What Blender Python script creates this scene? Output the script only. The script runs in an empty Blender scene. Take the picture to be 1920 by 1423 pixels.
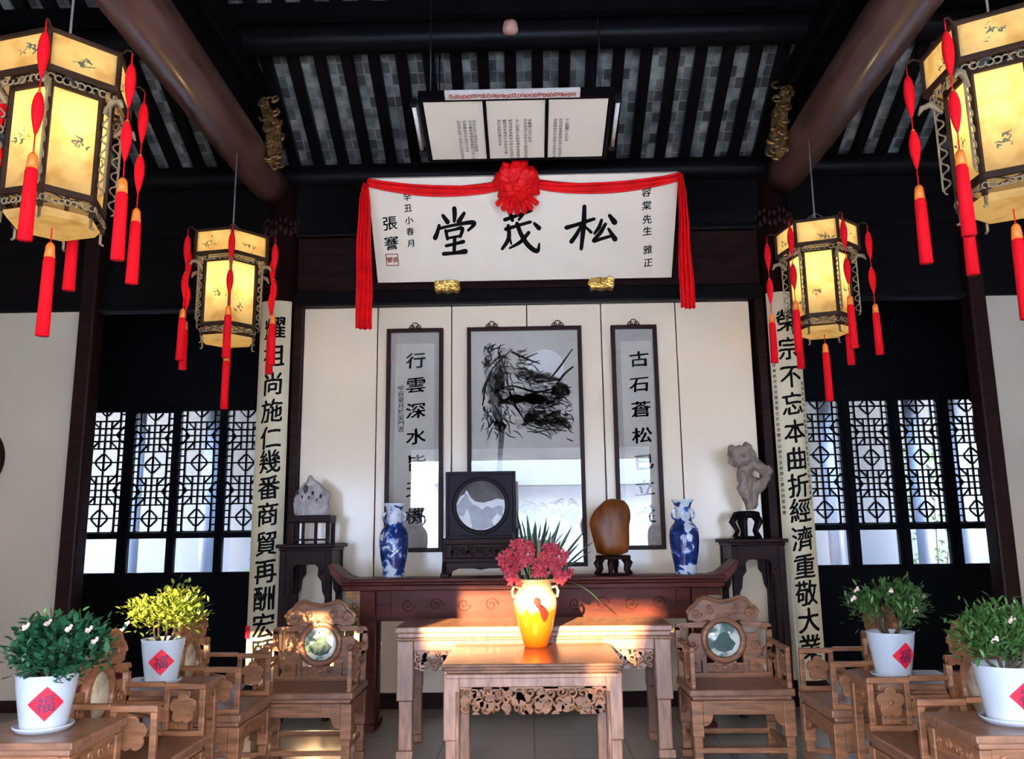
import bpy, bmesh, math, random
from mathutils import Vector, Matrix

random.seed(7)
PI = math.pi
SC = bpy.context.scene
COL = SC.collection

# ------------------------------------------------------------------ camera
FPX = 1560.0
CAM_H = 1.35
PITCH, YAW, ROLL = math.radians(10.5), math.radians(1.17), math.radians(0.7)
_fw = Vector((-math.sin(YAW) * math.cos(PITCH), math.cos(YAW) * math.cos(PITCH), math.sin(PITCH)))
_r0 = Vector((math.cos(YAW), math.sin(YAW), 0))
_u0 = _r0.cross(_fw)
_rt = _r0 * math.cos(ROLL) - _u0 * math.sin(ROLL)
_up = _r0 * math.sin(ROLL) + _u0 * math.cos(ROLL)
CAM_P = Vector((0, 0, CAM_H))
cam_data = bpy.data.cameras.new('camera')
cam_data.sensor_fit = 'HORIZONTAL'
cam_data.sensor_width = 36.0
cam_data.lens = 36.0 * FPX / 1920.0
cam_data.clip_start = 0.02
cam = bpy.data.objects.new('camera', cam_data)
COL.objects.link(cam)
m3 = Matrix((_rt, _up, -_fw)).transposed()
cam.matrix_world = Matrix.Translation(CAM_P) @ m3.to_4x4()
SC.camera = cam


def ray(px, py):
    return _fw + _rt * ((px - 960) / FPX) + _up * ((711.5 - py) / FPX)


def at(px, py, y):
    """the point of the hall seen at a pixel, at depth y"""
    d = ray(px, py)
    return CAM_P + d * (y / d.y)


def on_plane(px, py, o, n):
    d = ray(px, py)
    return CAM_P + d * ((o - CAM_P).dot(n) / d.dot(n))


# ------------------------------------------------------------------ colour management, sky, sun
SC.view_settings.view_transform = 'Standard'
SC.view_settings.look = 'None'
SC.view_settings.gamma = 1.0
SC.view_settings.exposure = 3.05
SC.view_settings.use_curve_mapping = False
try:
    SC.cycles.use_denoising = True
    SC.cycles.sample_clamp_indirect = 6.0
    SC.cycles.caustics_reflective = False
    SC.cycles.caustics_refractive = False
    SC.cycles.max_bounces = 8
    SC.cycles.transparent_max_bounces = 16
except Exception:
    pass

world = bpy.data.worlds.new('sky')
SC.world = world
world.use_nodes = True
wn = world.node_tree.nodes
wl = world.node_tree.links
wn.clear()
w_out = wn.new('ShaderNodeOutputWorld')
w_bg = wn.new('ShaderNodeBackground')
w_geo = wn.new('ShaderNodeTexCoord')
w_sep = wn.new('ShaderNodeSeparateXYZ')
w_ramp = wn.new('ShaderNodeValToRGB')
w_ramp.color_ramp.elements[0].position = 0.0
w_ramp.color_ramp.elements[0].color = (1.0, 0.865, 0.69, 1)
w_ramp.color_ramp.elements[1].position = 0.6
w_ramp.color_ramp.elements[1].color = (0.58, 0.74, 1.0, 1)
wl.new(w_geo.outputs['Generated'], w_sep.inputs[0])
wl.new(w_sep.outputs['Z'], w_ramp.inputs[0])
wl.new(w_ramp.outputs[0], w_bg.inputs[0])
wl.new(w_bg.outputs[0], w_out.inputs[0])
SKY = 11.0
w_bg.inputs[1].default_value = SKY

SUN_DIR = Vector((0.22, 1.0, -0.20)).normalized()
sun_data = bpy.data.lights.new('sun', 'SUN')
sun_data.energy = 6.4
sun_data.color = (1.0, 0.66, 0.33)
sun_data.angle = math.radians(0.6)
sun = bpy.data.objects.new('sun', sun_data)
COL.objects.link(sun)
sun.rotation_mode = 'QUATERNION'
sun.rotation_quaternion = SUN_DIR.to_track_quat('-Z', 'Y')
sun.location = (-4, -14, 8)

BULB_FAR = 0.50
BULB_NEAR = 0.46


def portal(name, loc, sx, sy, rot):
    d = bpy.data.lights.new(name, 'AREA')
    d.shape = 'RECTANGLE'
    d.size, d.size_y = sx, sy
    d.cycles.is_portal = True
    o = bpy.data.objects.new(name, d)
    COL.objects.link(o)
    o.location = loc
    o.rotation_euler = rot
    return o


portal('sky_portal', (0, -1.3, 1.43), 4.0, 2.85, (PI / 2, 0, 0))   # the open doorway: points the sky's samples into the hall
portal('sky_portal', (-4.2, -1.3, 1.85), 2.7, 1.95, (PI / 2, 0, 0))
portal('sky_portal', (4.2, -1.3, 1.85), 2.7, 1.95, (PI / 2, 0, 0))
portal('sky_portal', (0, 10.2, 3.30), 14.0, 1.4, (0, 0, 0))


# ------------------------------------------------------------------ materials
def mat(name, col, rough=0.5, metal=0.0, var=0.0, scale=8.0, bump=0.0, stretch=None, spec=0.5, col2=None, coat=0.0, detail=4.0):
    m = bpy.data.materials.new(name)
    m.use_nodes = True
    nt = m.node_tree
    b = nt.nodes['Principled BSDF']
    b.inputs['Base Color'].default_value = (*col, 1)
    b.inputs['Roughness'].default_value = rough
    b.inputs['Metallic'].default_value = metal
    b.inputs['Specular IOR Level'].default_value = spec
    b.inputs['Coat Weight'].default_value = coat
    b.inputs['Coat Roughness'].default_value = 0.15
    if var or bump or col2:
        tc = nt.nodes.new('ShaderNodeTexCoord')
        mp = nt.nodes.new('ShaderNodeMapping')
        if stretch:
            mp.inputs['Scale'].default_value = stretch
        ns = nt.nodes.new('ShaderNodeTexNoise')
        ns.inputs['Scale'].default_value = scale
        ns.inputs['Detail'].default_value = detail
        nt.links.new(tc.outputs['Object'], mp.inputs[0])
        nt.links.new(mp.outputs[0], ns.inputs['Vector'])
        if var or col2:
            rp = nt.nodes.new('ShaderNodeValToRGB')
            a = col
            c = col2 if col2 else tuple(min(1, x * (1 + var)) for x in col)
            if not col2:
                a = tuple(x * (1 - var) for x in col)
            rp.color_ramp.elements[0].position = 0.32
            rp.color_ramp.elements[1].position = 0.68
            rp.color_ramp.elements[0].color = (*a, 1)
            rp.color_ramp.elements[1].color = (*c, 1)
            nt.links.new(ns.outputs[0], rp.inputs[0])
            nt.links.new(rp.outputs[0], b.inputs['Base Color'])
        if bump:
            bp = nt.nodes.new('ShaderNodeBump')
            bp.inputs['Strength'].default_value = bump
            bp.inputs['Distance'].default_value = 0.01
            nt.links.new(ns.outputs[0], bp.inputs['Height'])
            nt.links.new(bp.outputs[0], b.inputs['Normal'])
    return m


M = {}
M['rosewood'] = mat('rosewood', (0.205, 0.088, 0.043), 0.36, spec=0.35, var=0.42, scale=5, bump=0.12, stretch=(1.2, 1.2, 9))
M['rosewood_top'] = mat('rosewood top', (0.19, 0.09, 0.055), 0.28, spec=0.4, var=0.35, scale=5, bump=0.08, stretch=(2, 9, 2))
M['pale_wood'] = mat('pale rosewood', (0.29, 0.15, 0.10), 0.32, var=0.32, scale=4, bump=0.1, stretch=(9, 2, 2))
M['mahogany'] = mat('mahogany', (0.075, 0.014, 0.009), 0.38, spec=0.12, var=0.4, scale=4, bump=0.05, stretch=(1, 3, 6))
M['dark_wood'] = mat('dark wood', (0.017, 0.006, 0.0055), 0.42, spec=0.08, var=0.4, scale=4, bump=0.05, stretch=(1, 3, 6))
M['black_wood'] = mat('black lacquered timber', (0.0045, 0.0035, 0.004), 0.36, var=0.3, scale=3, bump=0.05, stretch=(1, 4, 4), spec=0.06)
M['beam_wood'] = mat('brown lacquered beam', (0.085, 0.035, 0.026), 0.32, var=0.35, scale=3, bump=0.06, stretch=(6, 0.6, 6), coat=0.35)
M['black_matte'] = mat('matt black timber', (0.003, 0.003, 0.0045), 0.7, var=0.3, scale=3, spec=0.08)
M['plaster'] = mat('white plaster', (0.50, 0.415, 0.315), 0.75, var=0.04, scale=2)
M['screen_white'] = mat('white lacquered screen panel', (0.83, 0.655, 0.46), 0.2, var=0.02, scale=2, spec=0.5, coat=0.3)
M['paper_white'] = mat('white paper board', (0.83, 0.685, 0.52), 0.5, var=0.025, scale=3)
M['cream_board'] = mat('cream couplet board', (0.68, 0.57, 0.36), 0.5, var=0.07, scale=3, stretch=(1, 1, 0.4))
M['ink'] = mat('black ink', (0.004, 0.0035, 0.0035), 0.6, spec=0.06)
M['grey_ink'] = mat('grey ink wash', (0.12, 0.105, 0.10), 0.6, var=0.4, scale=18)
M['pale_ink'] = mat('pale ink wash', (0.40, 0.35, 0.31), 0.7, var=0.35, scale=12)
M['red_seal'] = mat('red seal paste', (0.40, 0.06, 0.035), 0.6)
M['silk'] = mat('red silk', (0.78, 0.005, 0.007), 0.5, var=0.15, scale=10, spec=0.15)
M['tassel'] = mat('red tassel thread', (0.80, 0.006, 0.014), 0.7, var=0.1, scale=40, stretch=(8, 8, 0.4), spec=0.08)
M['orange_thread'] = mat('orange thread', (0.92, 0.20, 0.02), 0.5)
M['gold'] = mat('gilded carving', (0.70, 0.40, 0.09), 0.35, metal=0.75, var=0.3, scale=30, bump=0.3)
M['old_gold'] = mat('worn gilding', (0.22, 0.11, 0.035), 0.4, metal=0.6, var=0.55, scale=22, bump=0.4)
M['lantern_wood'] = mat('lantern hardwood', (0.035, 0.016, 0.009), 0.5, spec=0.15, var=0.4, scale=6, stretch=(1, 1, 5))
M['bone'] = mat('pale fretwork', (0.24, 0.18, 0.10), 0.5, var=0.2, scale=20)
M['cord'] = mat('grey cord', (0.14, 0.13, 0.12), 0.7)
M['pot'] = mat('white glazed pot', (0.38, 0.44, 0.52), 0.22, var=0.02, scale=4)
M['soil'] = mat('potting soil', (0.02, 0.014, 0.01), 0.9, var=0.4, scale=40, bump=0.5)
M['red_paper'] = mat('crimson paper', (0.72, 0.006, 0.035), 0.45, var=0.1, scale=9)
M['stem'] = mat('woody stem', (0.05, 0.035, 0.02), 0.7, var=0.3, scale=20)
M['petal_pink'] = mat('pale pink petals', (0.72, 0.48, 0.46), 0.5)
M['orchid'] = mat('red pink orchid petals', (0.42, 0.022, 0.045), 0.55, col2=(0.62, 0.09, 0.11), spec=0.2, scale=30)
M['orchid_lip'] = mat('pale orchid lip', (0.80, 0.45, 0.35), 0.45)
M['orchid_leaf'] = mat('dark strap leaf', (0.018, 0.06, 0.018), 0.32, var=0.4, scale=8)
M['stalk_green'] = mat('light green stalk', (0.22, 0.34, 0.08), 0.4)
M['amber_stone'] = mat('amber coloured stone', (0.075, 0.016, 0.003), 0.38, col2=(0.23, 0.068, 0.009), scale=7, stretch=(2.2, 2.2, 0.7), spec=0.3)
M['grey_rock'] = mat('pale grey rock', (0.30, 0.26, 0.25), 0.55, col2=(0.52, 0.46, 0.44), scale=14, bump=0.4)
M['scholar_rock'] = mat('tan grey scholar rock', (0.15, 0.115, 0.09), 0.5, col2=(0.33, 0.24, 0.175), scale=11, bump=0.4)
M['slate'] = mat('dark violet slate', (0.014, 0.011, 0.016), 0.5, spec=0.1, var=0.2, scale=5)
M['frame_wood'] = mat('dark picture frame', (0.028, 0.009, 0.007), 0.4, spec=0.12)
M['silk_mount'] = mat('grey brown silk mount', (0.47, 0.40, 0.345), 0.7, var=0.05, scale=6)
M['scroll_paper'] = mat('aged scroll paper', (0.60, 0.54, 0.45), 0.7, var=0.06, scale=5)
M['moon_paper'] = mat('bare white moon', (0.78, 0.74, 0.70), 0.7)
M['tube_white'] = mat('white lamp tube', (0.72, 0.66, 0.58), 0.4)
M['hollow'] = mat('rock hollow painted shade', (0.07, 0.055, 0.05), 0.7)  # shade of the rock's recesses put into a dark colour
M['iron'] = mat('dark iron', (0.02, 0.02, 0.022), 0.35, metal=0.6)
M['detector'] = mat('pinkish plastic', (0.55, 0.27, 0.20), 0.5)
M['red_box'] = mat('dark red lacquered box', (0.12, 0.006, 0.010), 0.3)
M['stone_ground'] = mat('grey courtyard paving', (0.34, 0.35, 0.36), 0.8, var=0.15, scale=2)
M['court_wall'] = mat('whitewashed courtyard wall', (0.42, 0.45, 0.50), 0.8, var=0.03, scale=1)
M['yard_wall'] = mat('blue grey rendered yard wall', (0.066, 0.083, 0.115), 0.8, var=0.05, scale=1)
M['blue_post'] = mat('dark blue grey veranda post', (0.055, 0.075, 0.12), 0.5)
M['roof_tile'] = mat('dark grey roof tile', (0.06, 0.065, 0.07), 0.7, var=0.3, scale=6)
M['yard_leaf'] = mat('courtyard shrub leaves', (0.10, 0.20, 0.09), 0.5, var=0.4, scale=12)
M['straw'] = mat('pale bamboo rod', (0.55, 0.50, 0.42), 0.5)
M['white_card'] = mat('old pink white board', (0.62, 0.50, 0.45), 0.55, col2=(0.70, 0.62, 0.56), scale=14)


def leaf_mat(name, a, b):
    m = mat(name, a, 0.42, col2=b, scale=26)
    nt = m.node_tree
    pb = nt.nodes['Principled BSDF']
    pb.inputs['Subsurface Weight'].default_value = 0.0
    tr = nt.nodes.new('ShaderNodeBsdfTranslucent')
    mx = nt.nodes.new('ShaderNodeMixShader')
    mx.inputs[0].default_value = 0.3
    out = nt.nodes['Material Output']
    rp = [n for n in nt.nodes if n.type == 'VALTORGB'][0]
    nt.links.new(rp.outputs[0], tr.inputs[0])
    nt.links.new(pb.outputs[0], mx.inputs[1])
    nt.links.new(tr.outputs[0], mx.inputs[2])
    nt.links.new(mx.outputs[0], out.inputs[0])
    return m


M['leaf'] = leaf_mat('green azalea leaves', (0.035, 0.105, 0.028), (0.11, 0.24, 0.06))
M['leaf_yellow'] = leaf_mat('yellow green leaves', (0.10, 0.16, 0.02), (0.30, 0.38, 0.06))
M['leaf_deep'] = leaf_mat('deep green leaves', (0.012, 0.075, 0.04), (0.035, 0.16, 0.07))


def paper_lantern_mat():
    m = bpy.data.materials.new('painted lantern silk')
    m.use_nodes = True
    nt = m.node_tree
    nt.nodes.clear()
    out = nt.nodes.new('ShaderNodeOutputMaterial')
    tr = nt.nodes.new('ShaderNodeBsdfTranslucent')
    df = nt.nodes.new('ShaderNodeBsdfDiffuse')
    mx = nt.nodes.new('ShaderNodeMixShader')
    mx.inputs[0].default_value = 0.2
    tc = nt.nodes.new('ShaderNodeTexCoord')
    n1 = nt.nodes.new('ShaderNodeTexNoise')
    n1.inputs['Scale'].default_value = 9.0
    n1.inputs['Detail'].default_value = 6.0
    r1 = nt.nodes.new('ShaderNodeValToRGB')
    r1.color_ramp.elements[0].position = 0.30
    r1.color_ramp.elements[0].color = (0.74, 0.49, 0.18, 1)
    r1.color_ramp.elements[1].position = 0.52
    r1.color_ramp.elements[1].color = (0.95, 0.73, 0.33, 1)
    nt.links.new(tc.outputs['Object'], n1.inputs['Vector'])
    nt.links.new(n1.outputs[0], r1.inputs[0])
    nt.links.new(r1.outputs[0], tr.inputs[0])
    nt.links.new(r1.outputs[0], df.inputs[0])
    nt.links.new(tr.outputs[0], mx.inputs[1])
    nt.links.new(df.outputs[0], mx.inputs[2])
    nt.links.new(mx.outputs[0], out.inputs[0])
    return m


M['lantern_paper'] = paper_lantern_mat()


def glass_mat():
    m = bpy.data.materials.new('clear picture glass')
    m.use_nodes = True
    nt = m.node_tree
    nt.nodes.clear()
    out = nt.nodes.new('ShaderNodeOutputMaterial')
    tr = nt.nodes.new('ShaderNodeBsdfTransparent')
    gl = nt.nodes.new('ShaderNodeBsdfGlossy')
    gl.inputs['Roughness'].default_value = 0.0
    fr = nt.nodes.new('ShaderNodeLayerWeight')
    fr.inputs['Blend'].default_value = 0.5
    pw = nt.nodes.new('ShaderNodeMath')
    pw.operation = 'POWER'
    pw.inputs[1].default_value = 5.0
    ma = nt.nodes.new('ShaderNodeMath')
    ma.operation = 'MULTIPLY_ADD'
    ma.inputs[1].default_value = 0.6
    ma.inputs[2].default_value = 0.085
    mx = nt.nodes.new('ShaderNodeMixShader')
    nt.links.new(fr.outputs['Facing'], pw.inputs[0])
    nt.links.new(pw.outputs[0], ma.inputs[0])
    nt.links.new(ma.outputs[0], mx.inputs[0])
    nt.links.new(tr.outputs[0], mx.inputs[1])
    nt.links.new(gl.outputs[0], mx.inputs[2])
    nt.links.new(mx.outputs[0], out.inputs[0])
    return m


M['glass'] = glass_mat()


def floor_mat():
    m = mat('grey stone flags', (0.16, 0.165, 0.17), 0.28, spec=0.5)
    nt = m.node_tree
    b = nt.nodes['Principled BSDF']
    tc = nt.nodes.new('ShaderNodeTexCoord')
    br = nt.nodes.new('ShaderNodeTexBrick')
    br.inputs['Color1'].default_value = (0.20, 0.20, 0.20, 1)
    br.inputs['Color2'].default_value = (0.26, 0.26, 0.255, 1)
    br.inputs['Mortar'].default_value = (0.07, 0.07, 0.07, 1)
    br.inputs['Scale'].default_value = 1.0
    br.inputs['Brick Width'].default_value = 0.6
    br.inputs['Row Height'].default_value = 0.6
    br.inputs['Mortar Size'].default_value = 0.006
    br.offset = 0.0
    nt.links.new(tc.outputs['Object'], br.inputs[0])
    nt.links.new(br.outputs[0], b.inputs['Base Color'])
    return m


M['floor'] = floor_mat()


def roof_brick_mat():
    m = mat('grey roof bricks', (0.12, 0.115, 0.105), 0.8)
    nt = m.node_tree
    b = nt.nodes['Principled BSDF']
    tc = nt.nodes.new('ShaderNodeTexCoord')
    br = nt.nodes.new('ShaderNodeTexBrick')
    br.inputs['Color1'].default_value = (0.035, 0.034, 0.032, 1)
    br.inputs['Color2'].default_value = (0.24, 0.23, 0.205, 1)
    br.inputs['Mortar'].default_value = (0.17, 0.165, 0.15, 1)
    br.inputs['Scale'].default_value = 1.0
    br.inputs['Brick Width'].default_value = 0.217
    br.inputs['Row Height'].default_value = 0.105
    br.inputs['Mortar Size'].default_value = 0.005
    br.inputs['Bias'].default_value = -0.1
    br.offset = 0.0
    ns = nt.nodes.new('ShaderNodeTexNoise')
    ns.inputs['Scale'].default_value = 7.0
    ns.inputs['Detail'].default_value = 7.0
    mx = nt.nodes.new('ShaderNodeMix')
    mx.data_type = 'RGBA'
    mx.blend_type = 'MULTIPLY'
    mx.inputs[0].default_value = 0.85
    rp = nt.nodes.new('ShaderNodeValToRGB')
    rp.color_ramp.elements[0].position = 0.35
    rp.color_ramp.elements[0].color = (0.3, 0.33, 0.34, 1)
    rp.color_ramp.elements[1].position = 0.65
    rp.color_ramp.elements[1].color = (1.4, 1.35, 1.3, 1)
    nt.links.new(tc.outputs['Object'], br.inputs[0])
    nt.links.new(tc.outputs['Object'], ns.inputs['Vector'])
    nt.links.new(ns.outputs[0], rp.inputs[0])
    nt.links.new(br.outputs[0], mx.inputs[6])
    nt.links.new(rp.outputs[0], mx.inputs[7])
    nt.links.new(mx.outputs[2], b.inputs['Base Color'])
    return m


M['roof_brick'] = roof_brick_mat()


def marble_mat(name, light, dark, scale, thr):
    m = mat(name, light, 0.15, coat=0.2)
    nt = m.node_tree
    b = nt.nodes['Principled BSDF']
    tc = nt.nodes.new('ShaderNodeTexCoord')
    ns = nt.nodes.new('ShaderNodeTexNoise')
    ns.inputs['Scale'].default_value = scale
    ns.inputs['Detail'].default_value = 6.0
    ns.inputs['Distortion'].default_value = 0.7
    sp = nt.nodes.new('ShaderNodeSeparateXYZ')
    ma = nt.nodes.new('ShaderNodeMath')
    ma.operation = 'MULTIPLY_ADD'
    ma.inputs[1].default_value = thr
    rp = nt.nodes.new('ShaderNodeValToRGB')
    rp.color_ramp.elements[0].position = 0.46
    rp.color_ramp.elements[0].color = (*light, 1)
    rp.color_ramp.elements[1].position = 0.54
    rp.color_ramp.elements[1].color = (*dark, 1)
    nt.links.new(tc.outputs['Object'], ns.inputs['Vector'])
    nt.links.new(tc.outputs['Object'], sp.inputs[0])
    nt.links.new(sp.outputs['Z'], ma.inputs[0])
    nt.links.new(ns.outputs[0], ma.inputs[2])
    nt.links.new(ma.outputs[0], rp.inputs[0])
    nt.links.new(rp.outputs[0], b.inputs['Base Color'])
    return m


M['marble_green'] = marble_mat('white and green marble', (0.62, 0.66, 0.62), (0.10, 0.17, 0.15), 7.0, 0.0)
M['marble_oval'] = marble_mat('cream marble', (0.62, 0.58, 0.48), (0.35, 0.32, 0.25), 5.0, 0.0)


def porcelain_mat():
    m = mat('blue and white porcelain', (0.7, 0.72, 0.74), 0.12)
    nt = m.node_tree
    b = nt.nodes['Principled BSDF']
    tc = nt.nodes.new('ShaderNodeTexCoord')
    ns = nt.nodes.new('ShaderNodeTexNoise')
    ns.inputs['Scale'].default_value = 15.0
    ns.inputs['Detail'].default_value = 5.0
    ns.inputs['Distortion'].default_value = 0.6
    sp = nt.nodes.new('ShaderNodeSeparateXYZ')
    zr = nt.nodes.new('ShaderNodeValToRGB')      # how much of the glaze is painted, by height
    e = zr.color_ramp.elements
    e[0].position, e[0].color = 0.0, (0.06, 0.06, 0.06, 1)
    e[1].position, e[1].color = 1.0, (0.0, 0.0, 0.0, 1)
    for p, v in ((0.10, 0.10), (0.15, 0.26), (0.40, 0.24), (0.62, 0.20), (0.68, 0.12), (0.85, 0.14), (0.93, 0.02)):
        q = e.new(p)
        q.color = (v, v, v, 1)
    sc = nt.nodes.new('ShaderNodeMath')
    sc.operation = 'MULTIPLY'
    sc.inputs[1].default_value = 1.0 / 0.60
    ad = nt.nodes.new('ShaderNodeMath')
    ad.operation = 'ADD'
    rp = nt.nodes.new('ShaderNodeValToRGB')
    r = rp.color_ramp.elements
    r[0].position, r[0].color = 0.625, (0.55, 0.60, 0.66, 1)
    r[1].position, r[1].color = 0.80, (0.005, 0.018, 0.10, 1)
    q = r.new(0.66)
    q.color = (0.08, 0.16, 0.40, 1)
    q = r.new(0.70)
    q.color = (0.014, 0.045, 0.20, 1)
    nt.links.new(tc.outputs['Object'], ns.inputs['Vector'])
    nt.links.new(tc.outputs['Object'], sp.inputs[0])
    nt.links.new(sp.outputs['Z'], sc.inputs[0])
    nt.links.new(sc.outputs[0], zr.inputs[0])
    nt.links.new(ns.outputs[0], ad.inputs[0])
    nt.links.new(zr.outputs[0], ad.inputs[1])
    nt.links.new(ad.outputs[0], rp.inputs[0])
    nt.links.new(rp.outputs[0], b.inputs['Base Color'])
    return m


M['porcelain'] = porcelain_mat()


def vase_mat():
    m = mat('cream and orange glazed vase', (0.7, 0.5, 0.3), 0.15)
    nt = m.node_tree
    b = nt.nodes['Principled BSDF']
    tc = nt.nodes.new('ShaderNodeTexCoord')
    sp = nt.nodes.new('ShaderNodeSeparateXYZ')
    ns = nt.nodes.new('ShaderNodeTexNoise')
    ns.inputs['Scale'].default_value = 9.0
    ma = nt.nodes.new('ShaderNodeMath')
    ma.operation = 'MULTIPLY_ADD'
    ma.inputs[1].default_value = 0.14
    rp = nt.nodes.new('ShaderNodeValToRGB')
    r = rp.color_ramp.elements
    r[0].position, r[0].color = 0.16, (0.45, 0.075, 0.004, 1)
    r[1].position, r[1].color = 0.48, (0.46, 0.28, 0.10, 1)
    q = r.new(0.27)
    q.color = (0.48, 0.11, 0.006, 1)
    q = r.new(0.33)
    q.color = (0.42, 0.32, 0.22, 1)
    q = r.new(0.42)
    q.color = (0.44, 0.35, 0.24, 1)
    nt.links.new(tc.outputs['Object'], ns.inputs['Vector'])
    nt.links.new(tc.outputs['Object'], sp.inputs[0])
    nt.links.new(ns.outputs[0], ma.inputs[0])
    nt.links.new(sp.outputs['Z'], ma.inputs[2])
    nt.links.new(ma.outputs[0], rp.inputs[0])
    nt.links.new(rp.outputs[0], b.inputs['Base Color'])
    return m


M['vase'] = vase_mat()


# ------------------------------------------------------------------ mesh builder
class MB:
    def __init__(self):
        self.v, self.f, self.s = [], [], []
        self.M = Matrix.Identity(4)

    def add(self, vs, fs, smooth=False):
        n = len(self.v)
        self.v += [tuple(self.M @ Vector(p)) for p in vs]
        self.f += [tuple(i + n for i in q) for q in fs]
        self.s += [smooth] * len(fs)

    def box(self, x0, x1, y0, y1, z0, z1):
        vs = [(x, y, z) for x in (x0, x1) for y in (y0, y1) for z in (z0, z1)]
        self.add(vs, [(0, 1, 3, 2), (4, 6, 7, 5), (0, 4, 5, 1), (2, 3, 7, 6), (0, 2, 6, 4), (1, 5, 7, 3)])

    def bar(self, a, b, w, d, up=(0, 0, 1)):
        """a square bar from a to b, w across, d along up"""
        a, b = Vector(a), Vector(b)
        t = (b - a).normalized()
        u = Vector(up)
        u = (u - t * u.dot(t)).normalized()
        s = t.cross(u)
        vs = []
        for p in (a, b):
            for i, j in ((-1, -1), (1, -1), (1, 1), (-1, 1)):
                vs.append(p + s * (i * w / 2) + u * (j * d / 2))
        self.add(vs, [(0, 3, 2, 1), (4, 5, 6, 7), (0, 1, 5, 4), (1, 2, 6, 5), (2, 3, 7, 6), (3, 0, 4, 7)])

    def prism(self, pts, axis, a, b):
        """polygon pts (2D) pulled along an axis; 'y': pts are (x, z), 'x': (y, z), 'z': (x, y)"""
        def P(p, t):
            return {'y': (p[0], t, p[1]), 'x': (t, p[0], p[1]), 'z': (p[0], p[1], t)}[axis]
        n = len(pts)
        vs = [P(p, a) for p in pts] + [P(p, b) for p in pts]
        fs = [tuple(range(n - 1, -1, -1)), tuple(range(n, 2 * n))]
        fs += [(i, (i + 1) % n, n + (i + 1) % n, n + i) for i in range(n)]
        self.add(vs, fs)

    def tube(self, pts, r, n=8, flat=1.0, cap=True):
        pts = [Vector(p) for p in pts]
        rs = r if isinstance(r, (list, tuple)) else [r] * len(pts)
        vs, fs = [], []
        u = None
        for i, p in enumerate(pts):
            t = (pts[min(i + 1, len(pts) - 1)] - pts[max(i - 1, 0)])
            t = t.normalized() if t.length > 1e-9 else Vector((0, 0, 1))
            if u is None:
                u = t.orthogonal().normalized()
            else:
                u = (u - t * u.dot(t))
                u = u.normalized() if u.length > 1e-6 else t.orthogonal().normalized()
            w = t.cross(u)
            for k in range(n):
                a = 2 * PI * k / n
                vs.append(p + (u * math.cos(a) + w * math.sin(a) * flat) * rs[i])
        for i in range(len(pts) - 1):
            for k in range(n):
                fs.append((i * n + k, i * n + (k + 1) % n, (i + 1) * n + (k + 1) % n, (i + 1) * n + k))
        if cap:
            fs.append(tuple(range(n - 1, -1, -1)))
            fs.append(tuple((len(pts) - 1) * n + k for k in range(n)))
        self.add(vs, fs, True)

    def lathe(self, prof, n=32, c=(0, 0, 0), cap=True):
        vs, fs = [], []
        for r, z in prof:
            for k in range(n):
                a = 2 * PI * k / n
                vs.append((c[0] + r * math.cos(a), c[1] + r * math.sin(a), c[2] + z))
        for i in range(len(prof) - 1):
            for k in range(n):
                fs.append((i * n + k, i * n + (k + 1) % n, (i + 1) * n + (k + 1) % n, (i + 1) * n + k))
        if cap:
            fs.append(tuple(range(n - 1, -1, -1)))
            fs.append(tuple((len(prof) - 1) * n + k for k in range(n)))
        self.add(vs, fs, True)

    def ball(self, c, r, n=12, m=8):
        if not isinstance(r, (tuple, list)):
            r = (r, r, r)
        vs, fs = [], []
        for i in range(m + 1):
            th = PI * i / m
            for k in range(n):
                a = 2 * PI * k / n
                vs.append((c[0] + r[0] * math.sin(th) * math.cos(a), c[1] + r[1] * math.sin(th) * math.sin(a), c[2] + r[2] * math.cos(th)))
        for i in range(m):
            for k in range(n):
                fs.append((i * n + k, (i + 1) * n + k, (i + 1) * n + (k + 1) % n, i * n + (k + 1) % n))
        self.add(vs, fs, True)

    def grid(self, rows, smooth=True, closed=False):
        n = len(rows[0])
        vs = [p for r in rows for p in r]
        fs = []
        for i in range(len(rows) - 1):
            for k in range(n - (0 if closed else 1)):
                k2 = (k + 1) % n
                fs.append((i * n + k, i * n + k2, (i + 1) * n + k2, (i + 1) * n + k))
        self.add(vs, fs, smooth)

    def build(self, name, m, parent=None, bevel=0.0, loc=None, seg=2):
        me = bpy.data.meshes.new(name)
        me.from_pydata(self.v, [], self.f)
        me.polygons.foreach_set('use_smooth', self.s)
        me.materials.append(M[m] if isinstance(m, str) else m)
        bm = bmesh.new()
        bm.from_mesh(me)
        bmesh.ops.recalc_face_normals(bm, faces=bm.faces)
        bm.to_mesh(me)
        bm.free()
        o = bpy.data.objects.new(name, me)
        COL.objects.link(o)
        if parent is not None:
            o.parent = parent
        if loc is not None:
            o.location = loc
        if bevel:
            b = o.modifiers.new('bevel', 'BEVEL')
            b.width = bevel
            b.segments = seg
            b.limit_method = 'ANGLE'
            b.angle_limit = math.radians(40)
        return o


def thing(name, label, cat, loc=(0, 0, 0), rz=0.0, group=None):
    o = bpy.data.objects.new(name, None)
    o.empty_display_size = 0.1
    COL.objects.link(o)
    o.location = loc
    o.rotation_euler = (0, 0, rz)
    o['label'] = label
    o['category'] = cat
    if group:
        o['group'] = group
    return o


def tag(o, label, cat, group=None):
    o['label'] = label
    o['category'] = cat
    if group:
        o['group'] = group
    return o


def struct(o):
    o['kind'] = 'structure'
    return o


def copy_tree(o, parent=None):
    c = o.copy()
    COL.objects.link(c)
    if parent is not None:
        c.parent = parent
    for ch in list(o.children):
        copy_tree(ch, c)
    return c


# ------------------------------------------------------------------ writing
_glyphs = {}


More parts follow.
